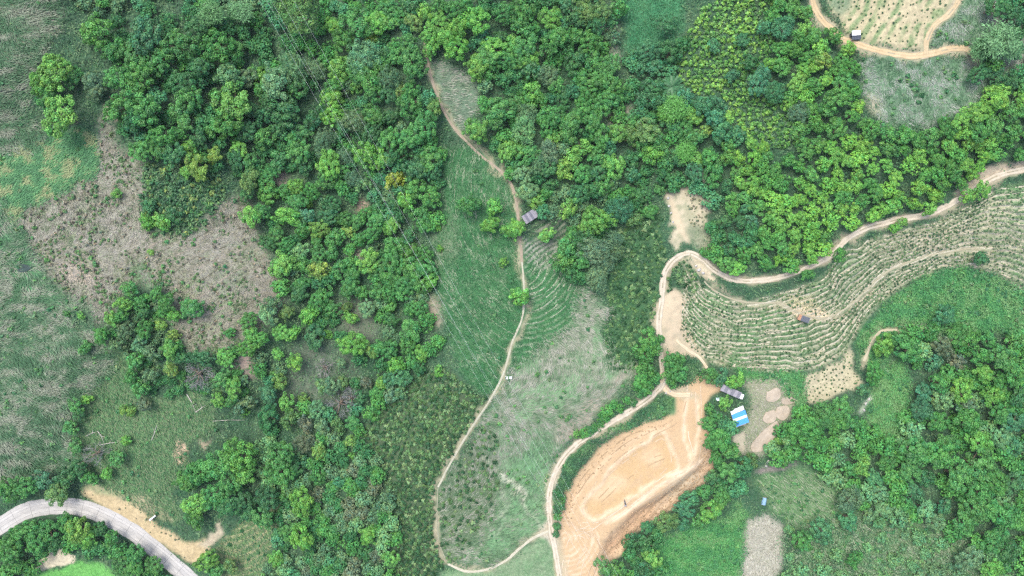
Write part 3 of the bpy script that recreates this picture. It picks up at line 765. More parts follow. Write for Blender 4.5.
# pale worn soil lips along the terrace steps, pieces of the ground
def bend(u, v):
    gr = np.gradient(TMAP); w_ = samp(_wob, u, v)
    gv_ = samp(blur(gr[0], 2), u, v); gu_ = samp(blur(gr[1], 2), u, v); q_ = gu_ ** 2 + gv_ ** 2 + 2e-5
    return u - np.clip(w_ * gu_ / q_, -5, 5), v - np.clip(w_ * gv_ / q_, -5, 5)
GROUND = bpy.data.objects['ground']
def soil_lip(u, v, wpx, base, seed, keep, mask):
    x, y, z = ground_at(u, v)
    n = len(x); q = np.arange(n)
    P = np.stack([x, y], 1); T = np.gradient(P, axis=0); T /= np.linalg.norm(T, axis=1)[:, None] + 1e-9
    N = np.stack([-T[:, 1], T[:, 0]], 1)
    w = wpx * S * (.2 + 1.5 * fbm(q / 5.0 + seed * 7, q * 0 + seed, 3))
    hid = (fbm(q / 11.0 + seed * 3, q * 0 + seed * 1.7, 4) > keep) | (samp(mask, u, v) < .5)
    V = np.zeros((n, 4, 3)); C = np.zeros((n, 4, 3))
    for j, c in enumerate((-1, -.4, .4, 1)):
        V[:, j, :2] = P + N * (w * c / 2)[:, None]
        V[:, j, 2] = hsample(V[:, j, 0], V[:, j, 1]) + (.07 if abs(c) < .5 else -.03) - 1.2 * hid
        C[:, j] = np.array(base) * GK * (.75 + .5 * fbm(q / 3.0 + j * 9, q * 0 + seed * 2.2, 3))[:, None]
    idx = np.arange(n * 4).reshape(n, 4)
    F = np.stack([idx[:-1, :-1], idx[:-1, 1:], idx[1:, 1:], idx[1:, :-1]], -1).reshape(-1, 4)
    link('terrace_edge', mesh_np('terrace_edge', V.reshape(-1, 3), F, C.reshape(-1, 3), smooth=True), M_DIRT, GROUND)
TGE = ter_grid(700, (np.arange(NROW) + .10) / NROW)
TERB = (TERM > .6).astype(np.float32)
for k in range(NROW):
    bu_, bv_ = bend(TGE[k][:, 0], TGE[k][:, 1])
    soil_lip(bu_, bv_, 1.35, (.48, .46, .355), k + 1, .60, TERB * (_pu < 1060))
LT = raster(Z_LEFT_TOP, 0, .6); BRM = raster(Z_BRUSH, 0, .6)
for k, t_ in enumerate((.22, .36, .50, .66, .80, .93)):
    g_ = ter_grid(700, [t_ + .02])[0]; bu_, bv_ = bend(g_[:, 0], g_[:, 1])
    soil_lip(bu_, bv_ + 2.5 * np.sin(np.arange(700) / 60 + k), 2.4, (.44, .405, .30), 160 + k, .47, TERB * (_pu < 1060))
for k in range(13):
    u_ = np.linspace(-30, 62, 90); v_ = 4 + 11.5 * k + 5 * np.sin(u_ / 22 + k * .6) - u_ * .08
    soil_lip(u_, v_, 1.8, (.30, .285, .235), 110 + k, .55, LT)
for k in range(14):
    s_ = np.linspace(-10, 130, 110); u_ = 176 + s_ * .86 - k * 2; v_ = 368 - k * 11 - s_ * .48 + 3 * np.sin(s_ / 13 + k)
    soil_lip(u_, v_, 1.5, (.30, .265, .215) if k % 2 else (.13, .13, .09), 130 + k, .52, BRM)
for k in range(3, 12):
    a_ = np.linspace(-.9, 1.9, 120); r_ = k * 5.6 + 1.5 * np.sin(a_ * 3 + k)
    soil_lip(521 + r_ * np.cos(a_), 262 + r_ * np.sin(a_), 1.5, (.34, .38, .28), 30 + k, .60, raster(Z_FAN, 0, .4))
for k in range(3, 11):
    a_ = np.linspace(-.2, 1.7, 90); r_ = k * 6.2 + 1.2 * np.sin(a_ * 4 + k)
    soil_lip(228 + r_ * np.cos(a_), 500 + r_ * np.sin(a_), 1.6, (.28, .29, .16), 50 + k, .62, raster(Z_ARC_B, 0, .4))
for k in range(8, 27):
    a_ = np.linspace(1.6, 3.6, 150); r_ = k * 8.0 + 1.8 * np.sin(a_ * 5 + k)
    soil_lip(600 + r_ * np.cos(a_), 190 + r_ * np.sin(a_), 1.1, (.20, .27, .17), 70 + k, .46, raster(Z_FIELD_C, 0, .4))

def ruts(pts, offs, wpx, base, seed, keep, parent, lift):
    Q = spline(pts, 1.2)
    x, y, z = ground_at(Q[:, 0], Q[:, 1])
    P = np.stack([x, y], 1); T = np.gradient(P, axis=0); T /= np.linalg.norm(T, axis=1)[:, None] + 1e-9
    N = np.stack([-T[:, 1], T[:, 0]], 1); n = len(P); q = np.arange(n)
    for s, of in enumerate(offs):
        sd = seed + s * 1.3
        o_ = of + .25 * (fbm(q / 12.0 + sd, q * 0 + sd, 2) - .5)
        w = wpx * S * (.4 + 1.2 * fbm(q / 4.0 + sd * 7, q * 0 + sd, 3))
        hid = fbm(q / 10.0 + sd * 3, q * 0 + sd * 1.7, 3) > keep
        V = np.zeros((n, 3, 3)); C = np.zeros((n, 3, 3))
        for j, c in enumerate((-1, 0, 1)):
            V[:, j, :2] = P + N * (o_ + w * c / 2)[:, None]
            V[:, j, 2] = hsample(V[:, j, 0], V[:, j, 1]) + lift - (.02 if c else 0) - 1.0 * hid
            C[:, j] = np.array(base) * GK * (.8 + .4 * fbm(q / 3.0 + j * 9, q * 0 + sd * 2.2, 3))[:, None]
        idx = np.arange(n * 3).reshape(n, 3)
        F = np.stack([idx[:-1, :-1], idx[:-1, 1:], idx[1:, 1:], idx[1:, :-1]], -1).reshape(-1, 4)
        link('wheel_rut', mesh_np('wheel_rut', V.reshape(-1, 3), F, C.reshape(-1, 3), smooth=True), M_DIRT, parent)
for i_, (pts, base) in enumerate((([(690, 384), (688, 410), (686, 436), (691, 462), (668, 477), (640, 495), (620, 512), (600, 524), (580, 526)], (.64, .53, .39)), ([(698, 386), (699, 430), (695, 463), (676, 480), (648, 496), (628, 512)], (.60, .48, .34)),
                                  ([(584, 508), (598, 484), (618, 464), (645, 446), (664, 437), (674, 462), (655, 482), (630, 500), (606, 516), (588, 516), (584, 506)], (.60, .47, .32)), ([(562, 600), (566, 560), (574, 536), (590, 528), (602, 520)], (.62, .51, .37)),
                                  ([(575, 600), (580, 565), (590, 548), (586, 536), (572, 534), (566, 548), (572, 600)], (.60, .48, .34)), ([(588, 600), (592, 572), (602, 552), (600, 540)], (.42, .31, .2)), ([(600, 500), (622, 480), (650, 462), (668, 455)], (.44, .32, .19)),
                                  ([(600, 472), (625, 450), (655, 432), (676, 420), (684, 400)], (.44, .33, .21)), ([(570, 502), (584, 480), (604, 458), (630, 438), (662, 426)], (.38, .28, .17)))):
    ruts(pts, (-.75, .75), .9, tuple(np.array(base) * .86), 3.1 * i_ + 2, .53, GROUND, .05)
for nm_, pts in (('dirt_road', ROAD_R), ('dirt_road.001', ROAD_T), ('dirt_road.002', ROAD_TB)):
    ruts(pts[1:-1], (0.0,), 1.0, (.34, .31, .22), 41 + len(pts), .47, bpy.data.objects[nm_], .10)
    ruts(pts[1:-1], (-.95, .98), .7, (.38, .34, .25), 61 + len(pts), .42, bpy.data.objects[nm_], .07)
for i_, p_ in enumerate(PLOTS[:-1]):
    c_ = np.array(p_, float); k_ = len(c_)
    pts = spline(list(map(tuple, c_)) + [tuple(c_[0])], 1.0)[:-1]
    m_ = pts.mean(0); n = len(pts)
    V = []; C = []
    for sc_, up_ in ((.96, -.3), (.92, .22), (.6, .26), (.2, .26)):
        q_ = m_ + (pts - m_) * sc_; x, y, z = ground_at(q_[:, 0], q_[:, 1])
        V.append(np.stack([x, y, z + up_], 1)); C.append(np.array((.42, .36, .28)) * GK * (.85 + .35 * fbm(q_[:, 0] / 3, q_[:, 1] / 3, 3))[:, None] * (.8 if sc_ == 1 else 1))
    F = [(a_ * n + b_, a_ * n + (b_ + 1) % n, (a_ + 1) * n + (b_ + 1) % n, (a_ + 1) * n + b_) for a_ in range(3) for b_ in range(n)]
    x, y, z = ground_at(m_[0], m_[1]); V.append(np.array([[x, y, z + .26]])); C.append(np.array([[.24, .205, .16]]))
    V = np.vstack(V); C = np.vstack(C)
    me = bpy.data.meshes.new('garden_bed'); me.from_pydata([tuple(v_) for v_ in V], [], F + [(3 * n + b_, 3 * n + (b_ + 1) % n, 4 * n) for b_ in range(n)]); set_col(me, 'col', C)
    link('garden_bed', me, M_DIRT, GROUND)
# joints across the concrete road
Q = spline(PAVED, 1.0); xx, yy, z_ = ground_at(Q[:, 0], Q[:, 1])
PR = np.stack([xx, yy], 1); TR = np.gradient(PR, axis=0); TR /= np.linalg.norm(TR, axis=1)[:, None]
ROADO = bpy.data.objects['road']; M_JOINT = flat_material('road_joint', (.10, .10, .095), .9, .3, 2)
seg = np.concatenate([[0], np.cumsum(np.hypot(*np.diff(PR, axis=0).T))])
from mathutils.bvhtree import BVHTree
rv = [tuple(v_.co) for v_ in ROADO.data.vertices]; bvh = BVHTree.FromPolygons(rv, [tuple(p_.vertices) for p_ in ROADO.data.polygons])
def on_road(x, y):
    h = bvh.ray_cast(Vector((x, y, 80)), Vector((0, 0, -1)))
    return h[0].z if h[0] else None
def road_strip(name, pts2, w, mat):
    V = []; F = []
    for i_, (p_, n_) in enumerate(pts2):
        for s_ in (-1, 1):
            a_ = p_ + n_ * (w * s_ / 2); zz_ = on_road(a_[0], a_[1]) 
            if zz_ is None:
                return
            V.append((a_[0], a_[1], zz_ + .006))
    for i_ in range(len(pts2) - 1):
        F.append((2 * i_, 2 * i_ + 1, 2 * i_ + 3, 2 * i_ + 2))
    link(name, mesh_np(name, np.array(V), np.array(F)), mat, ROADO)
for d_ in np.arange(12, seg[-1] - 10, 5.0):
    i_ = int(np.searchsorted(seg, d_)); n_ = np.array([-TR[i_][1], TR[i_][0]])
    if abs(PR[i_][0]) < 170 and abs(PR[i_][1]) < 105:
        road_strip('joint', [(PR[i_] + n_ * o_, TR[i_]) for o_ in np.linspace(-2.15, 2.15, 9)], .09, M_JOINT)
M_TYREM = flat_material('tyre_stain', (.19, .185, .175), .9, .35, .7)
for o_ in (-1.45, -.35, .75, 1.6):
    road_strip('tyre_mark', [(PR[i_] + np.array([-TR[i_][1], TR[i_][0]]) * (o_ + .12 * math.sin(i_ * .05)), np.array([-TR[i_][1], TR[i_][0]])) for i_ in range(40, len(PR) - 45, 3)], .16, M_TYREM)

px, py, pz = ground_at(24, 268)
a = np.linspace(0, 2 * PI, 28, endpoint=False)
r = 1 + .12 * np.sin(3 * a + 1) + .06 * np.sin(5 * a)
pv = np.vstack([[0, 0, 0], np.stack([2.1 * r * np.cos(a), 1.15 * r * np.sin(a), 0 * a], 1)])
pf = np.array([(0, 1 + i, 1 + (i + 1) % 28) for i in range(28)])
o = tag(link('pond', mesh_np('pond', pv, pf), M_WATER), 'small dark oval pond in the grass at the far side', 'pond', kind='structure')
o.location = (float(px), float(py), float(pz) + .42)

# ------------------------------------------------------------------ plants: prototypes
def unit(v):
    return v / (np.linalg.norm(v, axis=-1, keepdims=True) + 1e-9)
def cards(P, Nn, size, aspect, col, roll=None, along=None):
    """leaf-shaped quads at P facing Nn"""
    n = len(P)
    Nn = unit(Nn)
    if along is None:
        along = rng.normal(size=(n, 3))
    a = unit(along - Nn * (along * Nn).sum(1, keepdims=True))
    b = np.cross(Nn, a)
    l = size[:, None] * a; w = (size * aspect)[:, None] * b
    up = Nn * (size * .18)[:, None]
    V = np.stack([P - l * .5, P + w * .5 + up * .4, P + l * .5, P - w * .5 + up * .4], 1).reshape(-1, 3)
    F = np.arange(4 * n).reshape(n, 4)
    return V, F, np.repeat(col, 4, axis=0)
def sphere_dirs(n, zlo):
    z = rng.uniform(zlo, 1, n); t = rng.uniform(0, 2 * PI, n); r = np.sqrt(1 - z * z)
    return np.stack([r * np.cos(t), r * np.sin(t), z], 1)

def crown_mesh(name, nclump, per, crad, leaf, aspect, lobes, zs=.8, spread=.72, hue=.12):
    """crown of unit radius: clumps of leaves spread over a lumpy dome, centre at z = 0"""
    k = np.arange(nclump)
    z = 1 - (k + .5) / nclump * 1.28
    t = k * 2.39996 + rng.uniform(-.35, .35, nclump)
    rr = np.sqrt(np.maximum(1 - z * z, 0))
    d = np.stack([rr * np.cos(t), rr * np.sin(t), z], 1) + rng.normal(scale=.13, size=(nclump, 3))
    d = unit(d)
    L = unit(np.stack([rng.normal(size=lobes), rng.normal(size=lobes), rng.uniform(.0, .9, lobes)], 1))
    bulge = np.max(d @ L.T, axis=1)
    rad = spread * (.52 + .52 * bulge ** 2) * rng.uniform(.66, 1.18, nclump)
    cen = d * rad[:, None]; cen[:, 2] *= zs
    cr = crad * rng.uniform(.7, 1.3, nclump)
    ctone = rng.uniform(.72, 1.30, nclump)
    ci = np.repeat(np.arange(nclump), per)
    ld = unit(sphere_dirs(len(ci), -.35) * np.array([1, 1, .8]) + d[ci] * .3)
    P = cen[ci] + ld * (cr[ci] * rng.uniform(.55, 1.08, len(ci)))[:, None]
    Nn = ld + rng.normal(scale=.42, size=ld.shape) + np.array([0, 0, .45])
    tone = ctone[ci] * rng.uniform(.66, 1.36, len(ci))
    h = rng.normal(scale=hue, size=len(ci)) + np.repeat(rng.normal(scale=hue * .7, size=nclump), per)
    C = np.stack([tone * (1 + h * 1.3), tone * (1 + .25 * h), tone * (1 - .5 * h)], 1).clip(.2, 2.2)
    V, F, C = cards(P, Nn, leaf * rng.uniform(.7, 1.3, len(ci)), aspect, C)
    return mesh_np(name, V, F, C)

def feather_mesh(name, nst, per, leaf):
    """bamboo-like clump: arching culms with long drooping narrow leaves"""
    Ps, Ns, As, Cs = [], [], [], []
    for s in range(nst):
        t = rng.uniform(0, 2 * PI); reach = rng.uniform(.25, .95)
        q = np.linspace(.15, 1, per) ** .8
        dirv = np.array([math.cos(t), math.sin(t), 0])
        c = dirv * (q ** 1.4 * reach)[:, None] + np.array([0, 0, 1]) * ((-.55 + 1.35 * np.sin(q * 1.75)) * (.95 - .35 * reach))[:, None]
        for _ in range(2):
            jit = rng.normal(scale=.13, size=c.shape)
            Ps.append(c + jit)
            al = dirv + rng.normal(scale=.6, size=c.shape) + np.array([0, 0, -.25]); As.append(al)
            Ns.append(np.array([0, 0, 1]) + rng.normal(scale=.5, size=c.shape) + dirv * .3)
            tn = rng.uniform(.7, 1.35, (len(c), 1)) * rng.uniform(.85, 1.2)
            Cs.append(np.repeat(tn, 3, axis=1))
    P, Nn, A, C = (np.vstack(x) for x in (Ps, Ns, As, Cs))
    V, F, C = cards(P, Nn, leaf * rng.uniform(.7, 1.4, len(P)), .22, C, along=A)
    return mesh_np(name, V, F, C)

def bare_mesh(name, nb):
    """leafless crown of forking twigs"""
    V, F = [], []
    def twig(p, d, l, w, depth):
        q = p + d * l
        s = np.cross(d, rng.normal(size=3)); s = s / (np.linalg.norm(s) + 1e-9)
        b = len(V)
        V.extend([p - s * w, p + s * w, q + s * w * .6, q - s * w * .6]); F.append((b, b + 1, b + 2, b + 3))
        s2 = np.cross(d, s); b = len(V)
        V.extend([p - s2 * w, p + s2 * w, q + s2 * w * .6, q - s2 * w * .6]); F.append((b, b + 1, b + 2, b + 3))
        if depth:
            for _ in range(3):
                e = d + rng.normal(scale=.5, size=3) + np.array([0, 0, .12]); e /= np.linalg.norm(e)
                twig(q, e, l * rng.uniform(.6, .85), w * .62, depth - 1)
    for i in range(nb):
        t = i * 2.4; e = np.array([math.cos(t), math.sin(t), rng.uniform(.3, 1.2)]); e /= np.linalg.norm(e)
        twig(np.array([0, 0, -.75]) + e * .1, e, .42, .030, 3)
    C = np.repeat(rng.uniform(.75, 1.25, (len(F), 1)), 4, axis=0) * np.ones((1, 3))
    return mesh_np(name, np.array(V), np.array(F), C)

def palm_mesh(name, nfr):
    """rosette of arching fronds"""
    Ps, Ns, As = [], [], []
    for i in range(nfr):
        t = i * 2.4; dv = np.array([math.cos(t), math.sin(t), 0]); el = rng.uniform(.1, .9)
        q = np.linspace(.12, 1, 16)
        c = dv * q[:, None] * (1 - .3 * el) + np.array([0, 0, 1]) * (el * q - .75 * q ** 2 + .25)[:, None]
        sd = np.cross(dv, [0, 0, 1])
        for s in (-1, 1):
            Ps.append(c + sd * s * .07); As.append(sd * s + dv * .7 + np.array([0, 0, -.25]) + 0 * c); Ns.append(np.array([0, 0, 1]) + sd * s * .3 + 0 * c)
    P, A, Nn = np.vstack(Ps), np.vstack(As), np.vstack(Ns)
    C = np.repeat(rng.uniform(.75, 1.3, (len(P), 1)), 3, axis=1)
    V, F, C = cards(P, Nn, np.full(len(P), .26), .28, C, along=A)
    return mesh_np(name, V, F, C)

def trunk_mesh(name, ht, nl):
    """tapered trunk with limbs for a crown of unit radius; base at z = 0, crown centre at z = ht"""
    mb = MB()
    pts = [(0, 0, -.12), (rng.normal() * .02, rng.normal() * .02, ht * .35), (rng.normal() * .05, rng.normal() * .05, ht * .75), (rng.normal() * .06, rng.normal() * .06, ht + .25)]
    mb.tube(pts, [.10, .075, .055, .02], 7)
    for i in range(nl):
        t = i * 2.4 + rng.uniform(0, .6); z0 = ht * rng.uniform(.45, .85)
        e = Vector((math.cos(t), math.sin(t), 0)); l = rng.uniform(.45, .7)
        mb.tube([Vector((0, 0, z0)), Vector((0, 0, z0 + .16)) + e * l * .5, Vector((0, 0, z0 + .42)) + e * l], [.04, .028, .01], 5)
    return mb.mesh(name)

TREE_HT = .95        # crown centre above the base, in crown radii
def proto(fn, *a):
    me = fn('crown', *a); me.materials.append(M_LEAF); return me
CR_ROUND = [proto(crown_mesh, n, 105, c * 1.04, l * .80, .62, lb, .62) for n, c, l, lb in ((36, .175, .115, 7), (40, .165, .11, 9), (32, .185, .12, 6), (46, .155, .105, 10), (38, .17, .11, 8), (30, .20, .12, 5), (42, .16, .11, 8))]
CR_FINE = [proto(crown_mesh, n, 44, c, l, .5, lb, .85, .78) for n, c, l, lb in ((110, .16, .075, 9), (130, .15, .07, 11), (95, .17, .08, 7))]
CR_SMALL = [proto(crown_mesh, n, 62, c * 1.04, l * .84, .62, lb, .62, .72) for n, c, l, lb in ((21, .22, .16, 5), (17, .25, .17, 4), (24, .205, .15, 6), (19, .23, .165, 5), (22, .215, .155, 7))]
CR_FEATHER = [proto(feather_mesh, n, 26, .17) for n in (90, 76)]
CR_MASS = [crown_mesh('mass_crown', n, 30, c, .21, .62, 5, .6, .72) for n, c in ((17, .28), (20, .26), (15, .30))]
CR_BARE = [proto(bare_mesh, n) for n in (10, 12)]
CR_PALM = [proto(palm_mesh, 15)]
TRUNKS = []
for i in range(4):
    t_me = trunk_mesh('trunk', TREE_HT, 6); t_me.materials.append(M_BARK); TRUNKS.append(t_me)

TONE = {'M': (.052, .176, .042), 'B': (.090, .245, .046), 'D': (.036, .128, .042), 'Y': (.115, .225, .045), 'G': (.076, .160, .072), 'T': (.046, .160, .066), 'O': (.078, .165, .044),
        'L': (.090, .205, .080), 'X': (.24, .24, .22), 'R': (.085, .125, .068)}
TNAME = {'M': 'mid green', 'B': 'bright green', 'D': 'dark green', 'Y': 'yellow-green', 'G': 'grey-green', 'T': 'blue-green', 'O': 'olive green', 'L': 'pale green', 'X': 'pale grey', 'R': 'brownish'}

